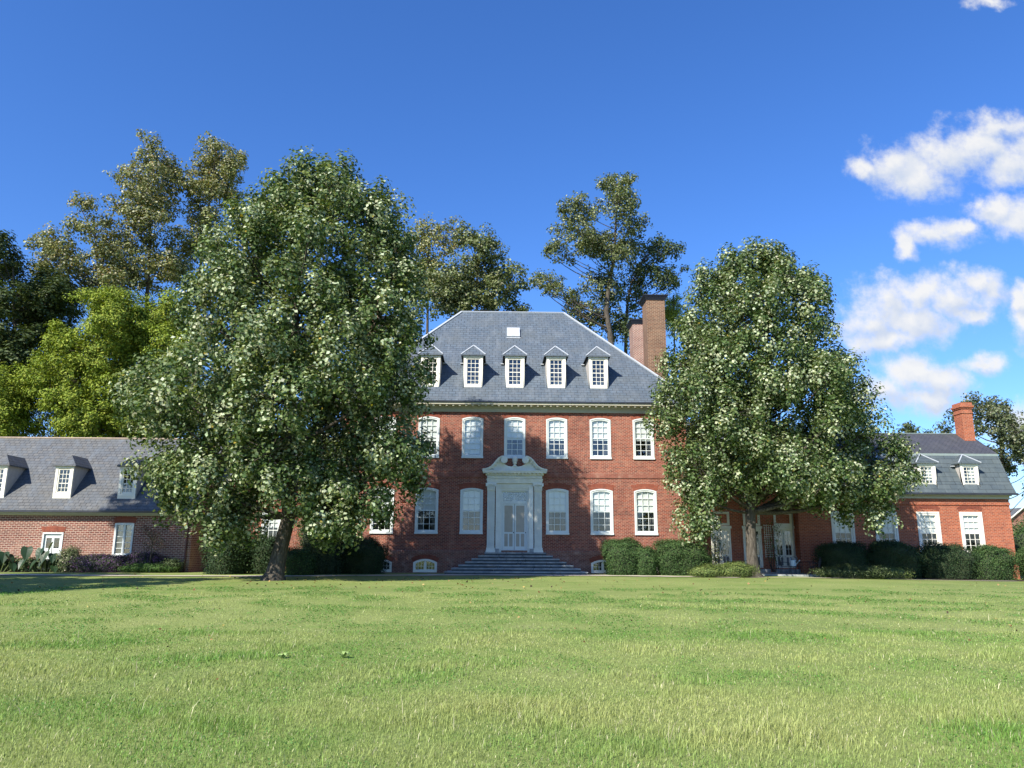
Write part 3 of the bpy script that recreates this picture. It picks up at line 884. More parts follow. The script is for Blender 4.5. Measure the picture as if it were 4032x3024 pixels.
d = MB(); ring(d, a0, a1, z0, z1, .0, .09, YL - .03, YL + .2, bottom=False)
dr = d.build('door_frame', M['white_cool'], lw)
a = MB(); a.strip(arc_pts(a0 - .03, a1 + .03, z1 + .012, .04), arc_pts(a0 - .13, a1 + .13, z1 + .28, .10), YL - .012, YL + .04); a.build('brick_arch', M['rubbed'], dr)
d = MB(); y = YL + .06; xm = (a0 + a1) / 2
gx = [(a0 + .22, xm - .07), (xm + .07, a1 - .22)]
d.box(a0 + .09, gx[0][0], y, y + .05, z0, z1 - .1); d.box(gx[1][1], a1 - .09, y, y + .05, z0, z1 - .1); d.box(gx[0][1], gx[1][0], y, y + .05, z0, z1 - .1)
for zz0, zz1 in ((z0, z0 + .25), (z0 + .95, z0 + 1.25), (z1 - .32, z1 - .1)):
    for g0, g1 in gx: d.box(g0, g1, y + .001, y + .049, zz0, zz1)
for g0, g1 in gx: d.box(g0, g1, y + .02, y + .04, z0 + .25, z0 + .95)
dd = d.build('door', M['white_cool'], lw)
p = MB()
for g0, g1 in gx: p.box(g0, g1, y + .025, y + .03, z0 + 1.25, z1 - .32)
p.build('pane', M['glass'], dd)
p = MB(); p.lathe([(.02, 1.3), (.03, 1.32), (.02, 1.35)], a0 + .15, y - .03, 8); p.build('knob', M['dark'], dd)
p = MB()
p.tube([(X1 - .25, YL - .42, 3.62), (X1 - .25, YL - .3, 3.4), (X1 - .25, YL - .07, 3.1), (X1 - .25, YL - .07, .2)], .05, 8); p.build('downpipe', M['pipe'], lw)

# ================================================================== LEFT LINK
lk = empty('left_connecting_wing', (-15, 53, .1))
tag(lk, 'shaded brick link with small panelled door behind the leaning trunk of the left tree', 'house')
w = MB(); YK = 50.3
wall(w, -19.15, -10.86, -.2, 6.0, [(-19.0, -18.0, .75, 2.9, 0), (-16.1, -14.9, 1.6, 3.9, 0)], YK)
w.build('wall', M['brick'], lk)
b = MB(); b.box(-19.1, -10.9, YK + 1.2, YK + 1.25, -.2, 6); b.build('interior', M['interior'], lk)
r = MB(); a = [(-19.15, YK - .3, 6.05), (-10.87, YK - .3, 6.05), (-10.87, YK + 3.4, 9.2), (-19.15, YK + 3.4, 9.2)]
bk = [(-10.87, YK + 7.1, 6.05), (-19.15, YK + 7.1, 6.05), (-19.15, YK + 3.4, 9.2), (-10.87, YK + 3.4, 9.2)]
roof_poly(r, [a, bk, [a[0], a[3], bk[1]], [a[1], bk[0], a[2]], [bk[0], bk[1], a[0], a[1]]]); r.build('roof', M['slate_left'], lk)
c = MB(); c.box(-19.14, -10.88, YK - .25, YK, 5.85, 6.04); c.build('cornice', M['cornice'], lk)
d = MB(); ring(d, -19.0, -18.0, .75, 2.9, 0, .1, YK - .03, YK + .15, bottom=False); d.box(-18.9, -18.1, YK + .03, YK + .08, .75, 1.9)
d.box(-18.9, -18.78, YK + .03, YK + .08, 1.9, 2.8); d.box(-18.22, -18.1, YK + .03, YK + .08, 1.9, 2.8)
dd = d.build('door', M['white_cool'], lk)
p = MB(); p.box(-18.78, -18.22, YK + .05, YK + .06, 1.9, 2.8); p.build('pane', M['glass'], dd)
s = MB(); s.box(-19.1, -17.9, YK - .5, YK - .01, .0, .7); s.box(-19.1, -17.9, YK - .95, YK - .51, -.05, .42); s.build('steps', M['step'], lk)
window(lk, -16.1, -14.9, 1.6, 3.9, YK, 0, 3, 4, blind=.4, arch=True)

# ================================================================== RIGHT LINK
rk = empty('right_connecting_wing', (14.5, 54, 0))
tag(rk, 'two storey orange brick link with white French doors behind the right tree', 'house')
YR = 50.3; RZ0 = -.35
doorsR = [(12.75, 14.05, .55, 3.05, 0), (14.85, 16.05, .55, 3.05, 0), (16.85, 18.15, .55, 3.08, 0)]
upR = [(12.6, 13.7, 5.0, 7.0, .1), (15.0, 16.1, 5.0, 7.0, .1)]
w = MB(); wall(w, 10.92, 18.3, RZ0, 8.0, doorsR + upR, YR); w.build('wall', M['brick_right'], rk)
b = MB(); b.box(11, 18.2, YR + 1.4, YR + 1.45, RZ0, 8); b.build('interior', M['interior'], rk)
c = MB(); c.box(10.93, 18.4, YR - .25, YR, 7.85, 8.08); c.build('cornice', M['cornice'], rk)
r = MB(); a = [(10.93, YR - .4, 8.09), (18.6, YR - .4, 8.09), (18.6, YR + 3.2, 10.6), (10.93, YR + 3.2, 10.6)]
bk = [(18.6, YR + 6.8, 8.09), (10.93, YR + 6.8, 8.09), (10.93, YR + 3.2, 10.6), (18.6, YR + 3.2, 10.6)]
roof_poly(r, [a, bk, [a[0], a[3], bk[1]], [a[1], bk[0], a[2]], [bk[0], bk[1], a[0], a[1]]]); r.build('roof', M['slate'], rk)
w = MB(); w.add([(18.3, YR, 5.2), (18.3, YR + 6.4, 5.2), (18.3, YR + 6.4, 8), (18.3, YR, 8)], [(0, 1, 2, 3)]); w.build('end_wall', M['brick_right'], rk)
for (x0, x1, z0, z1, _) in doorsR:
    y = YR + .05
    d = MB(); ring(d, x0, x1, z0, z1 + .0, 0, .08, y - .07, y + .12, bottom=False); d.box(x0 - .06, x1 + .06, y - .12, y - .071, z1 - .02, z1 + .14)
    fr = d.build('french_door', M['white'], rk)
    xm = (x0 + x1) / 2
    lv = MB(); ps = MB(); sc = MB()
    for a, c in ((x0 + .08, xm - .01), (xm + .01, x1 - .08)):
        lv.box(a, a + .1, y, y + .05, z0, z1 - .08); lv.box(c - .1, c, y, y + .05, z0, z1 - .08)
        for q0, q1 in ((z0, z0 + .16), (z0 + .68, z0 + .82), (z1 - .2, z1 - .08)): lv.box(a + .1, c - .1, y + .001, y + .049, q0, q1)
        m2 = (a + c) / 2; lv.box(m2 - .03, m2 + .03, y + .002, y + .048, z0 + .16, z0 + .68)
        lv.box(m2 - .012, m2 + .012, y + .01, y + .04, z0 + .82, z1 - .2)
        for q in (1, 2, 3):
            zz = z0 + .82 + (z1 - .2 - z0 - .82) * q / 4; lv.box(a + .1, c - .1, y + .01, y + .04, zz - .012, zz + .012)
        ps.box(a + .1, c - .1, y + .02, y + .025, z0 + .82, z1 - .2); sc.box(a + .1, c - .1, y + .02, y + .03, z0 + .16, z0 + .68)
    lv.build('door', M['white'], fr); ps.build('pane', M['glass'], fr); sc.build('screen_panel', M['curtain'], fr)
for (x0, x1, z0, z1, rise) in upR: window(rk, x0, x1, z0, z1, YR, rise, 3, 4, blind=.4, arch=True, arch_mat='rubbed')
for (x0, x1) in ((12.75, 14.05), (14.85, 16.05), (16.85, 18.15)):
    window(rk, x0 + .05, x1 - .05, 3.22, 4.1, YR - .02, .0, 4, 2, blind=0, arch=False, paint='white', low=None, sill=False)
s = MB(); s.box(12.4, 16.3, YR - .6, YR - .01, -.1, .5); s.box(12.2, 16.5, YR - 1.0, YR - .601, -.15, .3); s.box(16.7, 18.2, YR - .6, YR - .012, -.1, .48); s.build('door_step', M['step'], rk)
p = MB(); p.tube([(18.12, YR - .08, 7.8), (18.12, YR - .08, 1.3)], .05, 8); p.tube([(18.12, YR - .08, 1.3), (18.17, YR - .14, 1.15), (18.2, YR - .1, .95)], .075, 8)
p.build('downpipe', M['copperpipe'], rk)

# ================================================================== RIGHT WING (gambrel)
K = 49.7 / 47
kx = lambda x: -1.28 + (x + 1.28) * K
kz = lambda z: 1.4 + (z - 1.4) * K
rw = empty('gambrel_wing', (25, 53, -.05))
tag(rw, 'orange brick wing at far right with dark slate gambrel roof and corbelled chimney', 'house')
YW = 49.7; X0, X1 = 18.31, kx(30.38)
cs = [kx(x) for x in (27.9, 25.25, 22.62, 19.95)]
wins = [(c_ - .76, c_ + .72, kz(1.42), kz(4.0), 0) for c_ in cs]
w = MB(); zt = kz(4.95)
wall(w, X0, X1, -.4, zt, wins, YW)
gy = [(YW, -.4), (YW + 7.5, -.4), (YW + 7.5, zt), (YW + 6.4, kz(7.6)), (YW + 3.75, kz(9.2)), (YW + 1.05, kz(7.6)), (YW, zt)]
w.add([(X1, y, z) for y, z in gy], [tuple(range(7))])
w.add([(X0, y, z) for y, z in gy], [tuple(range(6, -1, -1))])
w.add([(X0, YW + 7.5, -.4), (X1, YW + 7.5, -.4), (X1, YW + 7.5, zt), (X0, YW + 7.5, zt)], [(3, 2, 1, 0)])
w.build('wall', M['brick_right'], rw)
w = MB(); w.box(X0 - .05, X1 + .05, YW - .06, YW - .001, -.4, kz(.95)); w.build('plinth', M['brick_right'], rw)
w = MB(); w.box(X0 - .02, X1 + .03, YW - .035, YW - .001, kz(4.42), kz(4.6)); w.box(X0 - .02, X1 + .04, YW - .055, YW - .036, kz(4.42), kz(4.47)); w.build('string_course', M['brick_right'], rw)
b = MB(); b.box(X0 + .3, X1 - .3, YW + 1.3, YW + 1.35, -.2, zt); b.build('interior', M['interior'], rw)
for k, h in enumerate(wins):
    r0 = window(rw, h[0], h[1], h[2], h[3], YW, 0, 3, 6, blind=.5, paint='white', casing=.2)
    a = MB(); xc = (h[0] + h[1]) / 2
    a.strip(arc_pts(xc - .74, xc + .74, h[3] + .06, .16), arc_pts(xc - .86, xc + .86, h[3] + .26, .22), YW - .014, YW + .02); a.build('brick_arch', M['rubbed'], r0)
c = MB(); c.box(X0, X1 + .02, YW - .1, YW - .001, zt - .16, zt + .02); c.box(X0, X1 + .06, YW - .3, YW, zt + .021, zt + .14); c.build('cornice', M['cornice'], rw)
c = MB(); c.box(X0, X1 + .4, YW - .46, YW - .301, zt + .08, zt + .2); c.build('gutter', M['gutter'], rw)
ez = zt + .2; ey = YW - .4; by_, bz = YW + 1.05, kz(7.72); ry, rz_ = YW + 3.75, kz(9.36)
xa, xb = X0 - .1, X1 + .32
r = MB()
mir = lambda y: 2 * ry - y
prof_ = [(ey, ez), (ey + .45, ez + .75), (ey + 1.0, ez + 1.85), (by_, bz)]
for (p0, p1) in zip(prof_[:-1], prof_[1:]):
    r.add([(xa, p0[0], p0[1]), (xb, p0[0], p0[1]), (xb, p1[0], p1[1]), (xa, p1[0], p1[1])], [(0, 1, 2, 3)])
    r.add([(xa, mir(p0[0]), p0[1]), (xb, mir(p0[0]), p0[1]), (xb, mir(p1[0]), p1[1]), (xa, mir(p1[0]), p1[1])], [(3, 2, 1, 0)])
for x, o_ in ((xa, 1), (xb, 0)):
    full = prof_ + [(ry, rz_)] + [(mir(y), z) for y, z in prof_[::-1]]
    inner = [(y + (.12 if y < ry else -.12 if y > ry else 0), z - .08) for y, z in full]
    for i in range(len(full) - 1):
        q = [(x, *full[i]), (x, *full[i + 1]), (x, *inner[i + 1]), (x, *inner[i])]
        r.add(q, [(0, 1, 2, 3), (3, 2, 1, 0)][o_:o_ + 1])
r.add([(xa, ey, ez), (xb, ey, ez), (xb, YW, ez - .05), (xa, YW, ez - .05)], [(3, 2, 1, 0)])
gl = r.build('lower_roof', M['slate_right'], rw)
r = MB()
u = [(xa, by_ - .06, bz - .0), (xb, by_ - .06, bz - .0), (xb, ry, rz_), (xa, ry, rz_)]
r.add(u, [(0, 1, 2, 3)]); r.add([(x, mir(y), z) for x, y, z in u], [(3, 2, 1, 0)])
r.build('upper_roof', M['slate_top'], rw)
c = MB(); c.box(xa, xb, by_ - .09, by_ - .061, bz - .16, bz - .01); c.tube([(xa, ry, rz_ + .02), (xb, ry, rz_ + .02)], .05, 4); c.build('roof_flashing', plain('green_grey_flashing', (.22, .27, .25), .5, .1, 3.), rw)
def zy(z):
    for (p0, p1) in zip(prof_[:-1], prof_[1:]):
        if z <= p1[1]: return p0[0] + (z - p0[1]) / (p1[1] - p0[1]) * (p1[0] - p0[0])
    return by_ + (z - bz) * 1.4
for x in (28.12, 25.45, 22.8, 20.15):
    dormer(rw, kx(x), YW - .05, kz(5.47), kz(6.95), 1.18, kz(7.52), 0, cheek='slate_right' if False else 'cheek', slate='slate_right', nx=3, nz=5, roofz=zy, blind=.45)
chimney(rw, 31.55, 32.3, YW + 2.8, YW + 3.75, kz(8.7), kz(11.35), 'brick_right', corbel=True)
c = MB()
for x in (30.75, 31.15):
    c.tube([(x, YW - .1, .78), (x, YW - .22, .72)], [.045, .075], 10)
c.box(30.7, 31.2, YW - .1, YW - .062, .74, .82)
tag(c.build('floodlight', M['white'], None), 'small twin white lamp low on the orange brick wall beside the round bush', 'lamp')

# distant small gabled house at the right edge
nb = empty('neighbour_house', (64, 98, -.2))
tag(nb, 'distant small brick house with white trimmed gable at the right edge', 'house')
w = MB(); xg, yg = 64.3, 95
w.add([(xg - 3, yg, -.5), (xg + 3, yg, -.5), (xg + 3, yg, 5), (xg, yg, 7.2), (xg - 3, yg, 5)], [(0, 1, 2, 3, 4)])
w.add([(xg - 3, yg, -.5), (xg - 3, yg + 8, -.5), (xg - 3, yg + 8, 5), (xg - 3, yg, 5)], [(3, 2, 1, 0)])
w.add([(xg + 3, yg, -.5), (xg + 3, yg + 8, -.5), (xg + 3, yg + 8, 5), (xg + 3, yg, 5)], [(0, 1, 2, 3)])
w.build('wall', M['brick_base'], nb)
r = MB()
for s in (-1, 1):
    q = [(xg + s * 3.3, yg - .3, 4.8), (xg, yg - .3, 7.25), (xg, yg + 8.3, 7.25), (xg + s * 3.3, yg + 8.3, 4.8)]
    r.add(q, [(0, 1, 2, 3) if s < 0 else (3, 2, 1, 0)])
r.build('roof', M['slate_left'], nb)
r = MB(); r.tube([(xg - 3.3, yg - .32, 4.8), (xg, yg - .32, 7.25), (xg + 3.3, yg - .32, 4.8)], .1, 4); r.build('gable_trim', M['white'], nb)
r = MB(); r.box(xg - 4.6, xg - 3.05, yg - .2, yg + 2, -.4, 4.4); r.build('porch', M['white_cool'], nb)
r = MB(); r.box(xg - 5, xg - 2.6, yg - .5, yg + 2.2, 4.4, 4.7); r.build('porch_roof', M['slate_left'], nb)

# ================================================================== GROUND
def grid_mesh(name, xs, ys, fz, material, kind='structure'):
    X, Y = np.meshgrid(xs, ys); n, m2 = len(xs), len(ys)
    V = [(float(x), float(y), fz(float(x), float(y))) for x, y in zip(X.ravel(), Y.ravel())]
    F = [(j * n + i, j * n + i + 1, (j + 1) * n + i + 1, (j + 1) * n + i) for j in range(m2 - 1) for i in range(n - 1)]
    me = bpy.data.meshes.new(name); me.from_pydata(V, [], F); me.materials.append(material)
    me.polygons.foreach_set('use_smooth', [True] * len(F)); me.update()
    o = bpy.data.objects.new(name, me); COL.objects.link(o)
    if kind: o['kind'] = kind
    return o


def lawn_nodes(N, g):
    """patchy turf colour from world position (x, y in metres)"""
    a = N.noise(g, .16, 4, .6); b = N.noise(g, .55, 5, .65); c = N.noise(g, 3.2, 5, .7)
    col = N.ramp(a, [(.30, (.17, .22, .065)), (.48, (.215, .26, .08)), (.62, (.25, .285, .095)), (.78, (.29, .30, .12))])
    col = N.mix(N.mapr(b, .53, .66, 0, .75), col, (.13, .215, .045, 1))       # clover patches
    col = N.mix(N.mapr(b, .30, .42, .4, 0), col, (.27, .27, .13, 1))        # dry patches
    return col, c


m_, N = mat('lawn_turf')
g = N.n('ShaderNodeTexCoord').outputs['Object']
col, c = lawn_nodes(N, g)
fine = N.noise(N.vmath('MULTIPLY', g, (1, .55, 1)), 26, 6, .75)
sepg = N.n('ShaderNodeSeparateXYZ'); N.put(sepg.inputs[0], g)
near = N.mapr(sepg.outputs[1], 8, 34, .55, 1.05)
col = N.mix(1., col, N.mix(N.mapr(fine, .3, .7), (.62, .66, .6), (1.25, 1.25, 1.2)), 'MULTIPLY')
cm = N.n('ShaderNodeCombineXYZ'); [N.put(cm.inputs[i], near) for i in range(3)]
M['lawn'] = finish(m_, N, col, .95, .15, N.math('ADD', c, N.math('MULTIPLY', fine, .7)), .7, .05)
xs = np.concatenate([np.linspace(-600, -60, 12), np.linspace(-50, 50, 81), np.linspace(60, 600, 12)])
ys = np.concatenate([np.linspace(-80, 0, 6), np.linspace(2, 60, 75), np.linspace(70, 900, 14)])
ground = grid_mesh('lawn_ground', xs, ys, gh, M['lawn'])

path_pts = [(-42, 41.5), (-30, 40.6), (-20, 39.6), (-12, 40.2), (-6, 42.6), (-2, 43.4), (4.5, 43.4), (8, 42.6), (11, 41.6), (14, 41.4), (20, 43.5), (30, 45)]
V = []; F = []
PP = []
for i in range(len(path_pts) - 1):
    for t in range(8):
        u_t = t / 8; (ax, ay), (bx, by) = path_pts[i], path_pts[i + 1]
        PP.append((ax + (bx - ax) * u_t, ay + (by - ay) * u_t))
for i, (x, y) in enumerate(PP):
    wv = .85 + .2 * sin(i * 1.7) + .15 * sin(i * .6)
    if x > 11.5: wv *= .3
    if x < -6: wv *= .75
    V += [(x, y - wv, gh(x, y - wv) + .03), (x, y + wv, gh(x, y + wv) + .03)]
    if i: F.append((2 * i - 2, 2 * i, 2 * i + 1, 2 * i - 1))
me = bpy.data.meshes.new('gravel_path'); me.from_pydata(V, [], F); me.materials.append(M['gravel'])
o = bpy.data.objects.new('gravel_path', me); COL.objects.link(o); o['kind'] = 'structure'
# apron of gravel before the steps, patio, planting beds
def slab(name, pts, dz, material, kind='structure', thick=.0):
    V = [(x, y, gh(x, y) + dz) for x, y in pts]; n = len(pts)
    F = [tuple(range(n))]
    if thick:
        V += [(x, y, gh(x, y) + dz - thick) for x, y in pts]
        F += [((i), n + i, n + (i + 1) % n, (i + 1) % n) for i in range(n)]
    me = bpy.data.meshes.new(name); me.from_pydata(V, [], F); me.materials.append(material)
    o = bpy.data.objects.new(name, me); COL.objects.link(o); o['kind'] = kind
    return o
slab('gravel_apron', [(-4.9, 44.6), (4.9, 44.5), (5.3, 45.3), (-5.1, 45.5)], .012, M['gravel'])
slab('patio_paving', [(12.2, 45.3), (18.2, 45.3), (18.2, 50.2), (12.2, 50.2)], .12, M['step'], thick=.2)
slab('planting_bed', [(-42, 45.3), (-20, 45.3), (-20, 46.95), (-42, 46.95)], .014, M['soil'])
slab('hedge_bed', [(18.5, 45.4), (31, 45.4), (31, 49.6), (18.5, 49.6)], .014, M['soil'])


# ================================================================== LEAF CLOUD MESHES
def leaf_mesh(name, C, Nrm, size, cols, material, parent=None, origin=(0, 0, 0), aspect=.8, fold=.25, stuff=False, tip=None):
    """one small folded leaf (kite of two triangles) per row of C"""
    n = len(C)
    Nrm = Nrm / np.linalg.norm(Nrm, axis=1, keepdims=True)
    t = rng.normal(size=(n, 3)) if tip is None else tip
    t -= (t * Nrm).sum(1, keepdims=True) * Nrm; t /= np.linalg.norm(t, axis=1, keepdims=True) + 1e-9
    s = np.cross(Nrm, t)
    size = np.broadcast_to(size, (n,))[:, None] * rng.uniform(.7, 1.25, (n, 1))
    v0 = C - t * size * .5; v2 = C + t * size * .5
    v1 = C + s * size * .5 * aspect + Nrm * size * fold * .5 + t * size * .05; v3 = C - s * size * .5 * aspect + Nrm * size * fold * .5 + t * size * .05
    V = np.stack([v0, v1, v2, v3], 1).reshape(-1, 3) - np.array(origin)
    me = bpy.data.meshes.new(name)
    me.vertices.add(4 * n); me.vertices.foreach_set('co', V.astype(np.float32).ravel())
    tri = np.array([[0, 1, 2], [0, 2, 3]]).reshape(1, 6) + (np.arange(n) * 4)[:, None]
    me.loops.add(6 * n); me.loops.foreach_set('vertex_index', tri.astype(np.int32).ravel())
    me.polygons.add(2 * n); me.polygons.foreach_set('loop_start', (np.arange(2 * n) * 3).astype(np.int32))
    me.polygons.foreach_set('loop_total', np.full(2 * n, 3, np.int32))
    a = me.color_attributes.new('leafcol', 'FLOAT_COLOR', 'POINT')
    c4 = np.ones((n, 4, 4), np.float32); c4[:, :, :3] = cols[:, None, :]
    a.data.foreach_set('color', c4.ravel())
    me.materials.append(material); me.update(calc_edges=True)
    o = bpy.data.objects.new(name, me); COL.objects.link(o)
    if parent is not None: o.parent = parent
    return o


def palette(n, cols, probs, jit=.18, clump=None):
    cols = np.array(cols, float)
    k = rng.choice(len(cols), n, p=np.array(probs) / sum(probs))
    if clump is not None:            # whole sprays turned over by the wind show their pale undersides
        k = np.where(k > 2, k - 2, k)
        k = np.where(rng.random(n) < .02 + .85 * clump, rng.choice([3, 4], n), k)
        k = np.where(rng.random(n) < .003, 5, k)
    return np.clip(cols[k] * rng.uniform(1 - jit, 1 + jit, (n, 1)) * rng.uniform(.93, 1.07, (n, 3)), 0, 1)


def unit(n):
    v = rng.normal(size=(n, 3)); return v / np.linalg.norm(v, axis=1, keepdims=True)


def limb(mb, p0, p1, r0, r1, sag=.12, k=6, seg=6):
    p0 = Vector(p0); p1 = Vector(p1); d = p1 - p0; L = d.length
    off = Vector((random.uniform(-.08, .08), random.uniform(-.08, .08), 0)) * L
    pts = []; rs = []
    for i in range(seg + 1):
        t = i / seg
        q = p0 + d * t + off * sin(pi * t) + Vector((0, 0, -sag * L * sin(pi * t)))
        pts.append(q); rs.append(r0 + (r1 - r0) * t ** .8)
    mb.tube(pts, rs, k, cap=False)
    return pts


def interp_path(path, z):
    for a, b in zip(path[:-1], path[1:]):
        if z <= b[2]:
            t = max(0, (z - a[2]) / max(b[2] - a[2], 1e-6)); return tuple(a[i] + (b[i] - a[i]) * t for i in range(3))
    return path[-1]


def tree(name, label, cat, path, r0, lobes, leaf, pal, n_per_m2, bark='bark', group=None, zatt=0, pale=False, cl_r=.5, up=.5, lmat='leaf', flare=1.6, twigs=True, aspect=.85, shell=.75, limb_r=.09, flat=1., vis_limbs=1.0, clumps=1.0, r_top=.06):
    """trunk path [(x,y,z)...], lobes [(x,y,z,r)...] each filled with sprays of leaves"""
    root = empty(name, path[0]); org = np.array(path[0])
    tag(root, label, cat, group)
    tr = MB()
    H = path[-1][2] - path[0][2]
    pts = []; rs = []
    nseg = 14
    for i in range(nseg + 1):
        z = path[0][2] + H * i / nseg * .999
        q = interp_path(path, z); pts.append(Vector(q)); rs.append(max(r_top, r0 * (1 - i / nseg) ** .75))
    p0 = pts[0]
    base = [p0 + Vector((0, 0, -.3)), p0 + Vector((0, 0, .12)), p0 + (pts[1] - p0) * .22, p0 + (pts[1] - p0) * .55]
    tr.tube(base + pts[1:], [r0 * flare * 1.12, r0 * flare, r0 * (1 + (flare - 1) * .35), r0 * 1.05] + rs[1:], 14, cap=False)
    br = MB()
    zmin = min(l[2] for l in lobes)
    allC = []; allN = []; allW = []
    for (x, y, z, r) in lobes:
        hd = sqrt((x - path[0][0]) ** 2 + (y - path[0][1]) ** 2)
        za = max(path[0][2] + H * .10, min(z - .3, z - .55 * hd - .2 * r)); za = min(max(za, zatt), path[0][2] + H * .93)
        a = interp_path(path, za)
        if random.random() < vis_limbs and z - za > .3 * hd:
            L = (Vector((x, y, z)) - Vector(a)).length
            lr = max(.03, min(limb_r * (L / 4) ** .6, r0 * .55))
            limb(br, a, (x, y, z), lr, .02, sag=random.uniform(.02, .14), k=5)
        nc = max(4, int(clumps * 9 * (r / cl_r) ** 2 * .5))
        d = unit(nc); d[:, 2] *= flat
        rad = r * (shell + (1 - shell) * rng.random((nc, 1)) ** .5 - .35 * (rng.random((nc, 1)) < .3))
        cc = np.array([x, y, z]) + d * rad
        if twigs:
            for q in cc[::2]:
                w0 = Vector((x, y, z)) + (Vector(q) - Vector((x, y, z))) * .15
                br.tube([w0, tuple(q)], [.02, .007], 3, cap=False)
        crad = cl_r * rng.uniform(.6, 1.25, nc)
        for q, dd, cr in zip(cc, d, crad):
            nl = max(6, int(n_per_m2 * cr * cr * 12))
            u1 = unit(nl) * (rng.random((nl, 1)) ** .45) * cr * np.array([.85, .85, 1.15] if pale else [1, 1, .75])
            P = q + u1
            nn = dd * .3 + np.array([0, 0, up]) + u1 / cr * .75 + rng.normal(size=(nl, 3)) * .27
            allC.append(P); allN.append(nn); allW.append(np.full(nl, rng.random() ** 2))
    C = np.concatenate(allC); Nn = np.concatenate(allN)
    tr.build('trunk', M[bark], root, smooth=True, uv=False)
    if br.v: br.build('branches', M[bark], root, smooth=True, uv=False)
    leaf_mesh('crown', C, Nn, leaf, palette(len(C), *pal, clump=np.concatenate(allW) if pale else None), M[lmat], root, org, aspect=aspect)
    return root, len(C)


def edge_lobes(Lp, Rp, ycen, seed, step=1.15):
    """small lobes that carry the outline of the crown, left, right and top"""
    R = random.Random(seed); out = []
    for prof, sg in ((Lp, 1), (Rp, -1)):
        for (z0, x0), (z1, x1) in zip(prof[:-1], prof[1:]):
            n = max(1, int(sqrt((z1 - z0) ** 2 + (x1 - x0) ** 2) / step))
            for i in range(n):
                t = (i + .5) / n; r = R.uniform(.6, 1.15)
                out.append((x0 + (x1 - x0) * t + sg * (r * .95 + .38), ycen + R.uniform(-1.6, 1.6), z0 + (z1 - z0) * t - (.8 * r if z0 > 15 else .2), r))
    return out


def lobes_from_profile(Lp, Rp, ycen, n, rmin, rmax, depth=.85, seed=1, zlift=0):
    """spread lobes near the surface of a crown given left and right extents by height"""
    R = np.random.default_rng(seed)
    Lz = sorted(Lp); Rz = sorted(Rp)
    lz, lx = zip(*Lz); rz_, rx = zip(*Rz)
    out = []; tries = 0
    z0 = max(min(lz), min(rz_)); z1 = min(max(lz), max(rz_))
    while len(out) < n and tries < 40000:
        tries += 1
        z = R.uniform(z0, z1); xl = np.interp(z, lz, lx); xr = np.interp(z, rz_, rx)
        hw = (xr - xl) / 2; cx = (xl + xr) / 2
        r = R.uniform(rmin, rmax) * (1 - .35 * (z - z0) / (z1 - z0))
        if hw < r * .6: r = max(.35, hw * .8)
        a = R.uniform(0, 2 * pi); q = R.uniform(0, 1) ** .38
        rad = max(hw - r * .92, .0)
        x = cx + cos(a) * rad * q; y = ycen + sin(a) * rad * q * depth
        # stay inside above and below
        zz = min(max(z, z0 + r * .5), z1 - r * .7)
        if any((x - o[0]) ** 2 + (y - o[1]) ** 2 + (zz - o[2]) ** 2 < (.62 * (r + o[3])) ** 2 for o in out): continue
        out.append((x, y, zz, r))
    return out


TULIP = ([(.042, .08, .022), (.078, .128, .037), (.135, .18, .06), (.30, .35, .19), (.43, .48, .31), (.30, .24, .03)], [.27, .26, .18, .16, .15, .004])
LTL = [(21.65, -10.6), (20.66, -12.87), (19.78, -14.11), (17.51, -15.35), (15.71, -16.47), (14.48, -17.24), (12.75, -17.3), (10.78, -18.11), (9.49, -19.33), (7.99, -19.28), (6.75, -18.66), (4.58, -17.7), (3.16, -16.25), (2.3, -12.68)]
LTR = [(21.65, -9.9), (20.47, -7.33), (18.35, -6.26), (17.67, -5.26), (16.29, -4.57), (12.91, -4.1), (9.65, -3.89), (7.75, -3.97), (5.65, -3.85), (4.67, -4.86), (3.2, -6.0), (2.6, -7.77), (2.3, -9.95)]
LTL = [(1.4 + (z - 1.4) * .962 - (.25 if z > 18 else 0), -1.28 + (x + 1.28) * .972) for z, x in LTL]
LTR = [(1.4 + (z - 1.4) * .962 - (.25 if z > 18 else 0), -1.28 + (x + 1.28) * .972) for z, x in LTR]
lob = lobes_from_profile(LTL, LTR, 36.0, 150, 1.0, 2.1, .8, 3)
lob += edge_lobes(LTL, LTR, 36, 5)
lob = [l for l in lob if not (-12.3 < l[0] < -9.4 and l[2] - l[3] < 2.6)]
lob += [(-13.6, 33.6, 2.75, .8), (-13.1, 33.4, 2.0, .45), (-8.9, 33.2, 2.7, .6), (-7.4, 33.6, 2.6, .55), (-6.2, 35, 3.0, .7),
        (-13.0, 36, 18.6, 0.75), (-12.3, 36.4, 18.9, 0.7), (-11.2, 35.6, 18.9, 0.8), (-10.4, 36, 19.6, 0.7), (-9.8, 36, 19.5, 0.6), (-8.9, 36.2, 19.0, 0.6), (-7.5, 36, 18.7, 0.7), (-6.9, 36, 17.8, 0.8), (-14.0, 36, 17.8, 0.8), (-8.4, 35, 18.1, 0.9), (-12.6, 35, 17.9, 0.9), (-6.7, 36, 17.9, 1.0)]
_, n1 = tree('tulip_tree', 'huge leafy tree with pale wind-turned leaves and leaning trunk hiding the left of the mansion', 'tree',
     [(-11.0, 35.4, .15), (-10.85, 35.5, 1.4), (-10.6, 35.7, 2.9), (-10.9, 35.9, 8), (-11.0, 36, 14), (-10.6, 36, 19.5)], .35, lob, .168, TULIP, 17, cl_r=.62, up=.3, flare=1.55, limb_r=.12, clumps=1.0, zatt=3.0, vis_limbs=.4, pale=True)
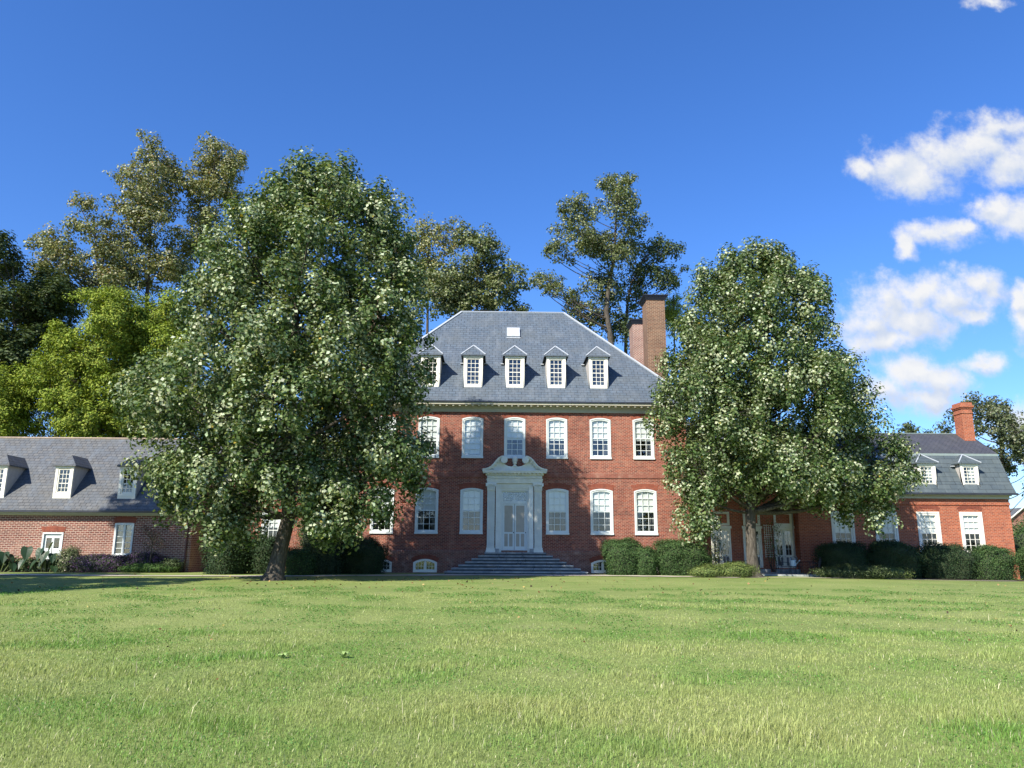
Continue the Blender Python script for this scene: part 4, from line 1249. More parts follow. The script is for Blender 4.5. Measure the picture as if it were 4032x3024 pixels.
RTL = [(19.65, 15.0), (18.78, 11.3), (17.32, 10.1), (14.95, 8.98), (13.4, 8.17), (11.42, 8.1), (10.22, 7.18), (8.16, 7.26), (6.01, 7.76), (4.59, 8.0), (3.3, 8.71), (2.4, 10.24)]
RTR = [(19.66, 15.7), (18.38, 16.8), (16.8, 18.46), (15.54, 18.81), (13.06, 19.19), (11.55, 20.1), (10.66, 21.35), (8.58, 21.73), (7.57, 22.65), (6.12, 22.35), (4.68, 21.33), (3.3, 19.24), (2.9, 15.2)]
lob = lobes_from_profile(RTL, RTR, 43.2, 130, 1.0, 1.9, .75, 8)
lob += edge_lobes(RTL, RTR, 43.2, 6)
lob = [l for l in lob if not (10.7 < l[0] < 18.6 and l[2] - l[3] < 3.5)]
lob += [(13.6, 44.5, 5.2, 1.0), (15.5, 43, 4.9, 1.0), (12.4, 42, 5.3, .9), (16.9, 42.5, 5.0, 1.1), (14.8, 41.8, 5.7, 1.2), (18.5, 42.5, 4.8, 1.0), (22.0, 43, 7.3, .9), (21.6, 42.5, 5.8, .9), (20.6, 43, 4.4, .9), (9.7, 41.5, 2.35, .4), (9.1, 41.5, 2.9, .6), (19.6, 41.5, 3.2, .8), (15.0, 43, 18.5, .6), (15.9, 43, 18.4, .5), (11.3, 43, 17.6, .7), (12.6, 43, 17.9, .6), (13.8, 43, 18.0, .6), (18.2, 43, 16.3, .6), (16.8, 43, 17.3, .7)]
_, n2 = tree('tulip_tree', 'broad rounded tree with pale leaves and straight forked trunk before the right connecting wing', 'tree',
     [(13.05, 43.2, .1), (13.0, 43.2, 1.5), (13.05, 43.25, 3.6), (13.8, 43.3, 8), (14.6, 43.3, 13), (15.2, 43.3, 18.5)], .32, lob, .168, TULIP, 17, cl_r=.58, up=.35, flare=1.7, limb_r=.11, clumps=1.0, zatt=3.7, vis_limbs=.35, pale=True)
# the sprig of brownish leaves sticking out on the right flank
print('leaves', n1, n2)
BG = {
'dark':(66,[(-45.1,27.2,1.3),(-43.3,25.5,1.8),(-46.2,23.8,2.7),(-42.5,22.7,2.2),(-40.8,23.2,1.3),(-43.4,19.8,2.6),(-40.5,19.6,1.5),(-47.2,27.4,1.8),(-40.0,23.9,0.8),(-42.1,16.9,2.4),(-45.2,16.8,2.4)],[(-42.2,0.0),(-43.1,18.0),(-44.5,26.2)]),
'cypress':(62,[(-32.0,21.0,1.2),(-29.5,20.8,1.3),(-33.5,19.9,1.7),(-30.9,19.1,2.1),(-28.1,19.5,1.7),(-35.7,17.5,1.9),(-33.0,16.7,2.3),(-29.4,16.3,2.3),(-26.6,16.7,1.7),(-37.5,15.1,1.8),(-34.7,14.3,2.2),(-31.2,13.7,2.2),(-28.1,13.5,2.2),(-40.2,14.0,1.6),(-39.1,12.0,2.0),(-41.6,12.8,1.8),(-36.0,11.8,2.2),(-32.5,11.4,2.2),(-28.9,11.2,2.0),(-25.4,12.9,1.8),(-34.6,21.7,0.8),(-27.8,21.5,0.8)],[(-31.1,0.0),(-31.7,17.1),(-31.8,21.5)]),
't1':(72,[(-41.3,34.4,1.1),(-41.8,32.5,1.5),(-39.8,31.8,1.2),(-43.6,30.4,1.4),(-45.2,30.1,0.9),(-44.8,28.2,1.2),(-42.4,28.5,1.7),(-40.0,29.1,1.7),(-38.3,29.9,1.2),(-40.2,26.7,1.9),(-37.5,27.3,1.5),(-42.6,26.4,1.5),(-45.4,30.9,0.7),(-39.2,33.4,0.8)],[(-38.1,0.0),(-39.8,26.0),(-41.3,33.9)]),
't2':(75,[(-37.8,43.4,0.9),(-37.9,41.4,1.3),(-36.6,42.0,0.9),(-39.6,40.5,1.0),(-38.4,39.0,1.6),(-36.6,39.1,1.3),(-39.9,38.4,0.8),(-38.2,36.8,1.6),(-36.3,36.8,1.3),(-39.6,35.9,0.7),(-37.4,34.5,1.5),(-35.8,34.0,1.3),(-37.4,32.3,1.6),(-35.3,31.7,1.5),(-36.4,29.5,1.8),(-38.3,28.9,1.5),(-34.0,29.5,1.5)],[(-35.1,0.0),(-36.9,32.5),(-37.8,43.1)]),
't3':(78,[(-32.0,44.3,1.1),(-30.8,43.8,1.2),(-33.6,43.7,1.1),(-29.4,42.9,1.0),(-34.0,41.9,1.4),(-31.8,41.6,1.6),(-29.8,41.3,1.1),(-36.2,41.5,1.0),(-35.4,39.4,1.2),(-33.2,39.2,1.6),(-31.0,39.2,1.4),(-34.0,36.8,1.3),(-32.1,36.5,1.6),(-32.7,33.9,1.6),(-34.3,33.6,1.3)],[(-31.6,0.0),(-32.8,33.9),(-31.9,43.7)]),
't4a':(74,[(-9.4,32.3,1.3),(-7.9,32.8,1.3),(-6.3,31.8,1.6),(-8.6,30.1,1.8),(-7.3,28.4,1.5),(-9.0,27.6,1.5),(-5.8,29.8,1.0),(-10.4,30.0,1.3)],[(-7.8,0.0),(-8.2,32.6)]),
't4b':(70,[(-4.1,30.7,1.0),(-2.6,29.4,1.5),(-1.1,28.1,1.5),(-3.8,27.6,1.9),(-5.5,26.2,1.5),(0.1,26.6,1.3),(0.8,24.8,1.0),(-1.6,25.3,1.9),(-4.2,24.5,1.9),(-6.4,24.4,1.7)],[(-2.9,0.0),(-3.1,29.6)]),
't5':(76,[(11.7,41.0,1.2),(12.8,40.4,0.8),(10.3,40.4,0.8),(11.9,38.6,1.4),(13.2,38.1,0.8),(11.3,36.6,1.5),(12.9,36.0,1.1),(7.2,37.7,1.1),(8.0,36.8,1.1),(6.1,36.5,0.8),(5.3,35.6,0.7),(6.9,35.1,1.3),(8.6,35.1,1.2),(10.2,34.6,1.3),(11.8,34.3,1.5),(14.0,35.2,0.8),(13.4,33.7,1.1),(4.5,33.0,0.7),(5.3,32.5,1.2),(7.2,33.1,1.3),(9.1,32.8,1.3),(10.6,32.0,1.6),(3.2,29.6,0.8),(3.9,29.1,0.9),(5.0,29.4,0.8),(4.7,27.7,0.8),(6.9,28.5,0.7),(7.9,27.7,1.3),(9.5,29.1,1.6),(11.1,29.2,1.3),(6.6,26.6,0.8),(8.7,25.2,1.6),(10.5,26.6,1.1)],[(10.7,0.0),(10.7,22.0),(10.1,26.6),(11.2,32.3),(11.7,40.4)]),
't6':(80,[(17.0,35.8,0.9),(15.8,34.6,1.0),(14.7,33.6,1.0),(16.7,33.7,1.1),(18.1,34.0,0.9),(18.6,32.2,0.7),(16.6,31.6,1.3),(15.2,31.6,1.1),(14.1,32.1,1.0),(13.4,30.4,1.0),(14.8,29.8,1.1),(16.8,30.1,1.1),(14.0,28.0,1.0),(12.8,26.6,1.1),(18.8,30.7,0.4),(11.6,24.8,1.4),(13.3,24.0,1.4),(15.2,25.1,1.1)],[(12.7,0.0),(12.8,23.7),(13.2,29.5),(14.4,32.4),(17.0,35.5)]),
't7':(84,[(19.2,30.6,0.9),(18.8,29.1,1.2),(19.7,29.4,0.9),(18.2,28.2,0.9),(19.0,26.4,1.3)],[(18.6,0.0),(19.2,30.6)]),
'oak':(70,[(46.1,15.6,0.7),(47.0,15.1,0.9),(45.3,14.9,0.9),(44.4,13.6,1.0),(46.3,13.4,1.2),(43.2,15.6,0.7),(44.1,15.1,0.6),(41.8,14.1,0.7),(41.2,12.9,0.7),(45.0,12.2,1.2),(46.8,12.0,1.2),(46.0,10.8,1.2),(48.3,13.9,1.0),(48.2,11.5,1.5),(47.0,9.9,1.2),(46.0,9.2,1.0),(47.8,8.5,1.2),(42.1,12.7,0.7)],[(45.0,0.0),(45.6,8.0),(46.0,14.6)]),
'far':(95,[(51.2,17.3,0.8),(52.4,16.6,0.8),(50.3,16.6,0.6),(53.4,16.3,0.5),(51.6,15.3,1.1)],[(50.4,0.0),(51.8,16.6)]),
}
OLIVE = ([(.12, .145, .045), (.175, .19, .065), (.25, .25, .10), (.42, .41, .26), (.22, .15, .04)], [.28, .28, .22, .17, .05])
YGREEN = ([(.17, .23, .02), (.22, .28, .03), (.30, .35, .05), (.10, .15, .02)], [.35, .3, .15, .2])
DARKG = ([(.045, .07, .025), (.065, .095, .035), (.10, .135, .05), (.18, .21, .11)], [.4, .35, .2, .05])
MIDG = ([(.08, .11, .035), (.12, .15, .05), (.18, .20, .08), (.32, .34, .2)], [.32, .33, .2, .15])
GRP = 'trees standing behind the mansion'
BGT = [
 ('dark', 'dark_tree', 'dense dark green tree at the far left edge behind the cottage wing', .5, DARKG, .26, 9, .7, .9),
 ('cypress', 'feathery_tree', 'bright yellow-green feathery tree rising over the left cottage roof', .45, YGREEN, .22, 15, .65, .35),
 ('t1', 'tall_tree', 'shorter olive tree between the dark tree and the tall left spire', .35, OLIVE, .24, 4.6, .62, .35),
 ('t2', 'tall_tree', 'tall narrow spire-topped tree, highest on the left skyline', .38, OLIVE, .24, 5, .62, .35),
 ('t3', 'tall_tree', 'tall broad-topped tree just left of the huge front tree', .38, OLIVE, .24, 5, .62, .35),
 ('t4a', 'tall_tree', 'pale olive tree peeking out right beside the huge left tree', .35, OLIVE, .24, 5, .6, .35),
 ('t4b', 'tall_tree', 'rounded mid-green tree directly behind the left end of the roof ridge', .35, MIDG, .24, 6, .65, .35),
 ('t5', 'tall_tree', 'tall open gnarled tree with bare trunk behind the right roof slope', .55, MIDG, .23, 5.2, .55, .35),
 ('t6', 'tall_tree', 'leaning dark-leaved tree between the gnarled tree and the chimneys', .42, DARKG, .23, 5.0, .55, .35),
 ('t7', 'feathery_tree', 'small yellowish tree top peeking out behind the tall right chimney', .25, YGREEN, .2, 10, .5, .4),
 ('oak', 'oak_tree', 'grey-green open tree behind the chimney of the gambrel wing', .35, ([(.07, .095, .04), (.10, .125, .055), (.16, .18, .10), (.28, .29, .2)], [.35, .35, .2, .1]), .22, 6.5, .5, .35),
 ('far', 'distant_tree', 'small distant tree top above the ridge of the gambrel wing', .25, DARKG, .28, 4, .5, .35),
]
tot = 0
for (k, nm, lab, r0, pal, leaf, dens_, clr, up) in BGT:
    Y, lobes, tr = BG[k]
    R = random.Random(k)
    L3 = [(x, Y + R.uniform(-1, 1) * min(3.5, 1.2 + 1.6 * r), z, r * (1.25 if k == 'cypress' else 1.3)) for x, z, r in lobes]
    # a second, hidden half of the crown so that it has depth
    extra = [(x + R.uniform(-.5, .5), Y + R.choice((-1, 1)) * R.uniform(1.5, 3.2), z - .3, r * .8) for x, z, r in lobes]
    between = [(x + R.uniform(-1, 1) * r * 1.3, Y + R.uniform(-2, 2), z + R.uniform(-1, .6) * r, r * R.uniform(.45, .7)) for x, z, r in lobes]
    L3 += between
    if k == 'cypress': L3 += [(x + R.uniform(-1.5, 1.5), Y + R.uniform(-2, 2), z + R.uniform(-1.2, .4), r * .9) for x, z, r in lobes]
    if k in ('dark', 'cypress', 't4b', 't2', 't3', 't1'): L3 += extra
    _, n_ = tree(nm, lab, 'tree', [(x, Y, z) for x, z in tr], r0, L3, leaf, pal, dens_, group=GRP, cl_r=clr, up=up, lmat='leaf_dull' if k == 'cypress' else 'leaf', flare=1.3, twigs=True,
         aspect=.5 if k in ('cypress', 't7') else .85, shell=.45, limb_r=.06, vis_limbs=.6, clumps=1.15, r_top=.08)
    tot += n_
print('bg leaves', tot)
# trees outside the left edge whose shade reaches the lawn and the cottage
L3 = [(-35.2, 30, 22.7, 1.8), (-36, 30.5, 21, 2), (-34.8, 30, 20, 1.5), (-35.8, 29.5, 18.6, 1.5), (-30.6, 30.2, 10.5, 1.8), (-32.5, 30, 12, 2), (-31, 31, 8, 1.8), (-33, 29.5, 9, 2), (-36, 30, 14, 2)]
tree('shade_tree', 'tall leafy tree outside the left edge that shades the cottage roof', 'tree', [(-34.5, 30, 0), (-34.5, 30, 8), (-35.2, 30, 22)], .35, L3, .3, TULIP, 9, cl_r=.6, up=.4)
L3 = [(-22.9, 21.0, 6, 1.7), (-27.6, 23.2, 8, 2.4), (-22.2, 23.6, 7.3, 1.8), (-27.2, 24.2, 10.5, 2.4), (-30.6, 22.2, 8, 2.2), (-32, 24.2, 11, 2.2), (-23.4, 25.6, 9.4, 2.0), (-25.5, 21.5, 6.5, 1.6), (-26, 26.5, 8, 2.2), (-28.5, 27, 6.5, 2.0), (-24.6, 23.2, 6, 1.5)]
tree('shade_tree', 'broad leafy tree outside the left edge that shades the lawn', 'tree', [(-27, 24, 0), (-27, 24, 6), (-27.2, 24, 11)], .35, L3, .32, TULIP, 9, cl_r=.6, up=.4)


# ================================================================== SHRUBS
def shrub(name, label, cat, cx, cy, rx, ry, h, pal, leaf=.07, n=9000, group=None, blocky=2.3, z0=None, lump=.17, lmat='leaf_dull', loose=.075, seed=1, core=True, upn=.25, aspect=.7):
    z0 = gh(cx, cy) if z0 is None else z0
    root = empty(name, (cx, cy, z0)); tag(root, label, cat, group)
    R = np.random.default_rng(seed)
    ph = R.uniform(0, 6.28, 8)
    def radius(d):
        e = (np.abs(d[:, 0]) ** blocky + np.abs(d[:, 1]) ** blocky + np.abs(d[:, 2]) ** blocky) ** (-1 / blocky)
        l = 1 + lump * (np.sin(3 * d[:, 0] + 4 * d[:, 2] + ph[0]) + .8 * np.sin(5 * d[:, 1] + 3 * d[:, 0] + ph[1]) + .6 * np.sin(8 * d[:, 0] - 6 * d[:, 2] + ph[2]) + .5 * np.sin(11 * d[:, 2] + 9 * d[:, 1] + ph[3])) * .5
        return e * l
    S = np.array([rx, ry, h / 2])
    def skirt(d, k):
        """upper half rounded, lower half dropping almost straight to the ground"""
        P = d * radius(d)[:, None] * k
        low = d[:, 2] < 0
        q = d.copy(); q[:, 2] = 0; q /= np.linalg.norm(q, axis=1, keepdims=True) + 1e-6
        Q = q * radius(q)[:, None] * k * (1 + .24 * d[:, 2:3]); Q[:, 2] = np.maximum(-1, d[:, 2] * 1.6)
        return np.where(low[:, None], Q, P) * S + np.array([0, 0, h / 2])
    if core:
        k = 22; V = []; F = []
        for i in range(13):
            for j in range(k):
                t = pi * i / 12; p = 2 * pi * j / k; V.append((sin(t) * cos(p), sin(t) * sin(p), cos(t)))
        V = skirt(np.array(V), .9)
        V[:, 2] = np.maximum(V[:, 2], -.1)
        F = [(i * k + j, (i + 1) * k + j, (i + 1) * k + (j + 1) % k, i * k + (j + 1) % k) for i in range(12) for j in range(k)]
        me = bpy.data.meshes.new('inner_twigs'); me.from_pydata(V.tolist(), [], F); me.materials.append(M['twigs'])
        me.polygons.foreach_set('use_smooth', [True] * len(F)); me.update()
        o = bpy.data.objects.new('inner_twigs', me); COL.objects.link(o); o.parent = root
    d = unit(n); d[:, 2] = np.where(d[:, 2] < -.65, -d[:, 2], d[:, 2])
    C = skirt(d, 1 + R.normal(size=(n, 1)) * loose)
    C[:, 2] = np.maximum(C[:, 2], .02)
    nn = d / S + np.array([0, 0, upn]) + R.normal(size=(n, 3)) * .55
    leaf_mesh('foliage', C, nn, leaf, palette(n, *pal), M[lmat], root, aspect=aspect)
    return root


M['twigs'] = plain('shrub_inner_twigs', (.035, .05, .02), .9, .3, 8.)
BOX = ([(.035, .075, .022), (.05, .10, .03), (.075, .135, .04), (.10, .15, .05)], [.3, .35, .25, .1])
BOXD = ([(.022, .045, .017), (.03, .06, .022), (.045, .08, .028)], [.4, .4, .2])
SPR = ([(.10, .14, .04), (.14, .19, .05), (.20, .24, .075)], [.4, .4, .2])
shrub('boxwood', 'clipped two-lobed boxwood overlapping the basement window right of the steps', 'shrub', 6.35, 46.2, 1.15, .95, 2.0, BOX, seed=2, n=15000)
shrub('boxwood', 'small boxwood lump joined to the right flank of the two-lobed boxwood', 'shrub', 7.6, 45.8, .68, .7, 1.55, BOX, seed=3, n=8000)
shrub('boxwood', 'wide flat-topped boxwood at the right corner of the mansion', 'shrub', 9.65, 45.9, 1.55, 1.05, 1.88, BOX, seed=4, n=20000, blocky=2.7)
shrub('boxwood', 'dark rounded boxwood at the left of the mansion front', 'shrub', -9.1, 46.0, 1.5, 1.1, 1.95, BOXD, seed=5, n=16000)
shrub('spreading_shrub', 'low spreading light green shrub beside the wide boxwood', 'shrub', 10.25, 41.8, .85, .6, .58, SPR, seed=6, n=8000, loose=.16, blocky=2)
shrub('spreading_shrub', 'low spreading light green shrub touching the right tree trunk', 'shrub', 11.55, 41.8, .95, .6, .7, SPR, seed=7, n=9000, loose=.16, blocky=2)
shrub('evergreen', 'dark evergreen left of the leaning trunk with a pale dry patch', 'shrub', -15.9, 44.0, 1.2, 1.1, 2.4, BOXD, leaf=.09, blocky=2, seed=8, n=14000, loose=.12)
shrub('evergreen', 'dark low evergreen between the dry-patched one and the leaning trunk', 'shrub', -14.0, 44.6, 1.0, 1.0, 1.9, BOXD, leaf=.09, seed=9, n=9000, loose=.12)
shrub('evergreen', 'tall loose dark evergreen right of the leaning trunk', 'shrub', -11.1, 44.9, 1.15, 1.0, 3.9, ([(.03, .055, .022), (.05, .08, .035), (.07, .10, .05)], [.4, .4, .2]), leaf=.09, seed=10, n=16000, loose=.15)
shrub('evergreen', 'low bright-edged shrub at the foot of the tall evergreen', 'shrub', -11.7, 42.6, .8, .7, 1.3, BOX, leaf=.08, seed=11, n=7000, loose=.18)
shrub('hedge_mound', 'dark hedge mound under the first window right of the patio', 'hedge', 19.9, 47.3, 1.45, 1.1, 1.95, BOXD, seed=12, n=16000, blocky=3)
shrub('hedge_mound', 'dark hedge mound second from the patio', 'hedge', 22.8, 47.0, 1.45, 1.2, 2.05, BOXD, seed=13, n=18000, blocky=2.6)
shrub('hedge_mound', 'dark hedge mound third from the patio', 'hedge', 25.9, 46.9, 1.5, 1.2, 1.95, BOXD, seed=14, n=17000, blocky=2.8)
shrub('hedge_mound', 'sunlit-topped hedge mound at the right end of the row', 'hedge', 28.6, 46.8, 1.2, 1.2, 1.85, BOX, seed=15, n=15000, blocky=2.6)
shrub('low_shrub', 'low sprawling dark shrub with white blossoms in front of the hedge row', 'shrub', 18.7, 43.6, 1.7, .8, .65, DARKG, leaf=.08, seed=16, n=12000, loose=.18, blocky=2)
shrub('low_shrub', 'low yellowish shrub in front of the second hedge mound', 'shrub', 21.3, 44.4, .9, .6, .6, SPR, leaf=.07, seed=17, n=4000, loose=.2, blocky=2)
shrub('boxwood', 'round clipped boxwood at the right edge of the picture', 'shrub', 32.0, 46.5, 1.5, 1.4, 2.25, BOX, seed=18, n=20000, blocky=2.2)
shrub('background_bush', 'leafy bush beyond the round boxwood behind the gambrel wing', 'shrub', 39.8, 58, 2.2, 2, 3.9, BOX, leaf=.14, seed=19, n=8000, loose=.15)
# flower border before the cottage
PUR = ([(.035, .045, .03), (.05, .04, .055), (.10, .05, .12), (.16, .08, .20), (.06, .08, .035)], [.35, .25, .18, .08, .14])
shrub('flower_border', 'low border of purple flowering stems under the casement window', 'flowers', -24.1, 46.2, 1.9, .55, .92, PUR, leaf=.075, seed=20, n=14000, loose=.14, blocky=3)
shrub('flower_border', 'darker purple flowering clump nearest the young sapling', 'flowers', -21.6, 46.3, 1.0, .5, 1.0, PUR, leaf=.075, seed=21, n=8000, loose=.16)
shrub('rose_bush', 'pale rose bush with cream blooms beside the elephant ears', 'shrub', -25.7, 46.0, .55, .5, 1.25, ([(.10, .13, .055), (.16, .18, .09), (.55, .50, .38)], [.55, .4, .05]), leaf=.08, seed=22, n=4200, loose=.2, core=False)
shrub('herb_clump', 'bright green grassy clump under the young sapling', 'plant', -21.1, 45.7, 1.1, .4, .45, ([(.06, .12, .03), (.09, .17, .04)], [.5, .5]), leaf=.12, seed=23, n=4000, loose=.25, aspect=.3, upn=0, core=False)
shrub('herb_clump', 'dark leafy clump at the downpipe end of the flower border', 'plant', -19.95, 46.2, .6, .45, .7, DARKG, leaf=.08, seed=24, n=3000, loose=.25, core=False)

shrub('leafy_plant', 'dark leafy low plants between the elephant ears', 'plant', -27.6, 46.2, 1.5, .4, .7, DARKG, leaf=.14, seed=25, n=2600, loose=.25, core=False)
shrub('leafy_plant', 'dark leafy low plants at the left edge of the cottage border', 'plant', -30.3, 46.2, 1.2, .4, .7, DARKG, leaf=.14, seed=26, n=2400, loose=.25, core=False)

# sapling with white trunk guard
sp_ = empty('sapling', (-20.9, 45.6, .2)); tag(sp_, 'thin young sapling with sparse brownish leaves and white trunk guard', 'tree')
t = MB(); t.tube([(-20.9, 45.6, .1), (-20.88, 45.6, 1.2), (-20.8, 45.6, 2.6)], [.03, .025, .01], 6)
R = random.Random(4); tips = []
for i in range(16):
    z = 1.1 + 1.2 * i / 16; a = R.uniform(0, 6.28); l = R.uniform(.4, .75)
    p = (-20.86 + l * cos(a), 45.6 + l * sin(a) * .8, z + .45); t.tube([(-20.87, 45.6, z), p], [.012, .005], 4, cap=False); tips.append(p)
t.build('trunk', M['bark'], sp_, uv=False)
t = MB(); t.tube([(-20.9, 45.6, .2), (-20.9, 45.6, .62)], .045, 8); t.build('trunk_guard', M['white_cool'], sp_)
P = np.concatenate([np.array(p) + rng.normal(size=(70, 3)) * .17 for p in tips])
leaf_mesh('crown', P, rng.normal(size=P.shape) + [0, 0, .4], .06, palette(len(P), [(.08, .06, .045), (.07, .08, .04), (.12, .07, .05)], [.4, .3, .3]), M['leaf_dull'], sp_, (-20.9, 45.6, .2))

# elephant ears: heart shaped drooping leaves on stalks
m_, N = mat('elephant_ear_leaf')
g = N.n('ShaderNodeUVMap').outputs[0]
nz = N.noise(N.n('ShaderNodeTexCoord').outputs['Object'], 2.5, 3)
M['ear'] = finish(m_, N, N.mix(N.mapr(nz, .35, .65), (.016, .04, .018), (.03, .065, .025)), .42, .4, nz, .3, .02, trans=(.25, (.06, .11, .02, 1)))
M['weed'] = plain('pale_weed_leaf', (.24, .34, .10), .7, .1, 5.)
M['stalk'] = plain('green_stalk', (.12, .16, .05), .6, .15, 4.)
def heart(mb, tip_c, direction, droop, L, Wd):
    """heart leaf hanging from its stalk top"""
    d = Vector((cos(direction), sin(direction), 0)); dn = (d * cos(droop) + Vector((0, 0, -sin(droop)))).normalized()
    s = d.cross(Vector((0, 0, 1))).normalized(); nrm = s.cross(dn).normalized()
    prof = [(-.22, .0, 0), (-.34, .28, .02), (-.2, .46, .03), (.05, .5, .04), (.35, .42, .04), (.7, .2, .02), (1.0, 0, 0)]
    c0 = Vector(tip_c)
    mid = [c0 + dn * (a * L) - nrm * (.08 * L * (a ** 2 if a > 0 else 0)) for a in (0, .0, .0, .1, .38, .72, 1.0)]
    for sgn in (-1, 1):
        P = [c0 + dn * (a * L) + s * (sgn * b * Wd) + nrm * (z * L * 2.2) - nrm * (.08 * L * a * a) for a, b, z in prof]
        n = len(mb.v); mb.v += [tuple(p) for p in P] + [tuple(p) for p in mid]
        for i in range(6):
            f = [n + i, n + i + 1, n + 8 + i, n + 7 + i]
            mb.f.append(f if sgn > 0 else f[::-1]); mb.mi.append(0)
R = random.Random(5)
EARS = {('elephant_ear', 'tall clump of large drooping elephant ear leaves before the white cottage door'): [(-26.6, 45.7, 1.75, 200, 70, .62), (-27.1, 45.5, 1.4, 250, 75, .62), (-26.9, 45.6, .95, 240, 60, .55), (-26.35, 45.5, 1.15, 300, 50, .55), (-26.3, 45.7, .9, 330, 55, .6), (-27.9, 45.6, 1.45, 285, 80, .7), (-28.0, 45.5, .8, 250, 60, .5), (-25.95, 45.6, .75, 345, 40, .55), (-26.75, 45.4, 1.25, 265, 65, .6), (-27.4, 45.6, .75, 230, 60, .5), (-26.15, 45.4, .5, 310, 40, .5)],
        ('elephant_ear', 'clump of elephant ear leaves cut by the left edge of the picture'): [(-29.6, 45.6, 1.25, 250, 75, .75), (-30.3, 45.6, 1.3, 240, 70, .75), (-29.1, 45.5, 1.2, 300, 60, .6), (-28.85, 45.6, 1.1, 340, 45, .55), (-30.8, 45.6, 1.0, 220, 60, .6), (-29.9, 45.4, .7, 270, 55, .5), (-28.6, 45.6, .6, 320, 50, .5)]}
for (nm, lab), lst in EARS.items():
    bx = sum(l[0] for l in lst) / len(lst)
    e = empty(nm, (bx, 45.7, .2)); tag(e, lab, 'plant', 'elephant ears in the cottage border')
    for (x, y, z, di, dr, L) in lst:
        mb = MB(); heart(mb, (x, y, z - .02), radians(di), radians(dr), L * .98, L * .9); mb.build('leaf', M['ear'], e, smooth=False, uv=True)
    st_ = MB()
    for (x, y, z, di, dr, L) in lst:
        st_.tube([(bx + (x - bx) * .55, 45.75, .15), (x + .02, y + .08, (z) * .6), (x, y + .01, z - .03)], [.03, .022, .014], 5, cap=False)
    st_.build('stalks', M['stalk'], e, uv=False)

# climbing roses on the link, broad-leaved weeds
def climber(label, x, h, seed):
    z0 = gh(x, 49); e = empty('climbing_rose', (x, 49.9, z0)); tag(e, label, 'plant', 'climbers on the right link')
    R = random.Random(seed); t = MB(); pts = []
    for i in range(5):
        p = [(x + R.uniform(-.1, .1), 49.9, z0)]
        for k in range(6): p.append((p[-1][0] + R.uniform(-.22, .22), 49.95 + R.uniform(-.12, .12), z0 + h * (k + 1) / 6 * R.uniform(.85, 1)))
        t.tube(p, [.03, .025, .02, .016, .012, .009, .006], 5, cap=False); pts += p[2:]
    t.build('stems', M['bark'], e, uv=False)
    P = np.concatenate([np.array(p) + rng.normal(size=(26, 3)) * [.2, .12, .2] for p in pts])
    leaf_mesh('foliage', P, rng.normal(size=P.shape) + [0, -.5, .4], .075, palette(len(P), *SPR), M['leaf_dull'], e, (x, 49.9, z0))
climber('climbing rose against the left French door', 13.0, 2.3, 1)
climber('climbing rose on the trellis left of the sunlit French door', 16.6, 3.4, 2)
tr = empty('trellis', (16.4, 50.2, .9)); tag(tr, 'small white lattice trellis on the orange brick beside the sunlit French door', 'trellis')
t = MB()
for i in range(4): t.box(16.22 + i * .14, 16.245 + i * .14, 50.2, 50.22, 1.2, 3.3)
t.build('upright_laths', M['white'], tr)
t = MB()
for i in range(15): t.box(16.18, 16.7, 50.175, 50.197, 1.25 + i * .14, 1.275 + i * .14)
t.build('cross_laths', M['white'], tr)

# ================================================================== PATIO FURNITURE (wrought iron)
def iron_chair(label, x, y, rz):
    z0 = gh(x, y) + .12; e = empty('patio_chair', (x, y, z0)); tag(e, label, 'chair', 'black iron patio chairs')
    ca, sa = cos(rz), sin(rz)
    T = lambda p: (x + p[0] * ca - p[1] * sa, y + p[0] * sa + p[1] * ca, z0 + p[2])
    t = MB()
    for i in range(9): 
        a = -.22 + .055 * i; t.tube([T((a, -.22, .44)), T((a, .22, .43))], .006, 4)
        t.tube([T((-.22, a, .44)), T((.22, a, .435))], .006, 4)
    t.tube([T(p) for p in ((-.23, -.23, .44), (.23, -.23, .44), (.23, .23, .43), (-.23, .23, .43), (-.23, -.23, .44))], .013, 5)
    t.build('seat', M['dark'], e, uv=False)
    t = MB()
    arch = [(-.23, .23, .43), (-.25, .30, .75), (-.2, .34, .95), (0, .36, 1.0), (.2, .34, .95), (.25, .30, .75), (.23, .23, .43)]
    t.tube([T(p) for p in arch], .014, 5)
    for i in range(1, 8):
        a = -.23 + .46 * i / 8; t.tube([T((a, .235, .45)), T((a * .9, .34, .96 - .4 * a * a * 2))], .006, 4)
    for zz in (.55, .65, .75, .85): t.tube([T((-.24, .23 + (zz - .43) * .2, zz)), T((.24, .23 + (zz - .43) * .2, zz))], .006, 4)
    t.build('backrest', M['dark'], e, uv=False)
    for sx, sy in ((-1, -1), (1, -1), (-1, 1), (1, 1)):
        t = MB(); t.tube([T((sx * .22, sy * .22, .43)), T((sx * .26, sy * .27, .0))], .012, 5); t.build('leg', M['dark'], e, uv=False)
    for sx in (-1, 1):
        t = MB(); t.tube([T((sx * .25, .27, .66)), T((sx * .27, 0, .67)), T((sx * .26, -.2, .63)), T((sx * .23, -.2, .44))], .011, 5); t.build('armrest', M['dark'], e, uv=False)
iron_chair('iron chair seen side-on left of the watering can', 15.95, 46.2, radians(78))
iron_chair('iron chair facing forward before the sunlit French door', 17.1, 47.4, radians(8))
iron_chair('iron chair at the right table end near the hedge', 18.0, 46.9, radians(-100))
iron_chair('iron chair left of the tree trunk at the left table', 12.9, 46.6, radians(40))
iron_chair('iron chair partly hidden by the tree trunk', 14.3, 46.9, radians(-30))
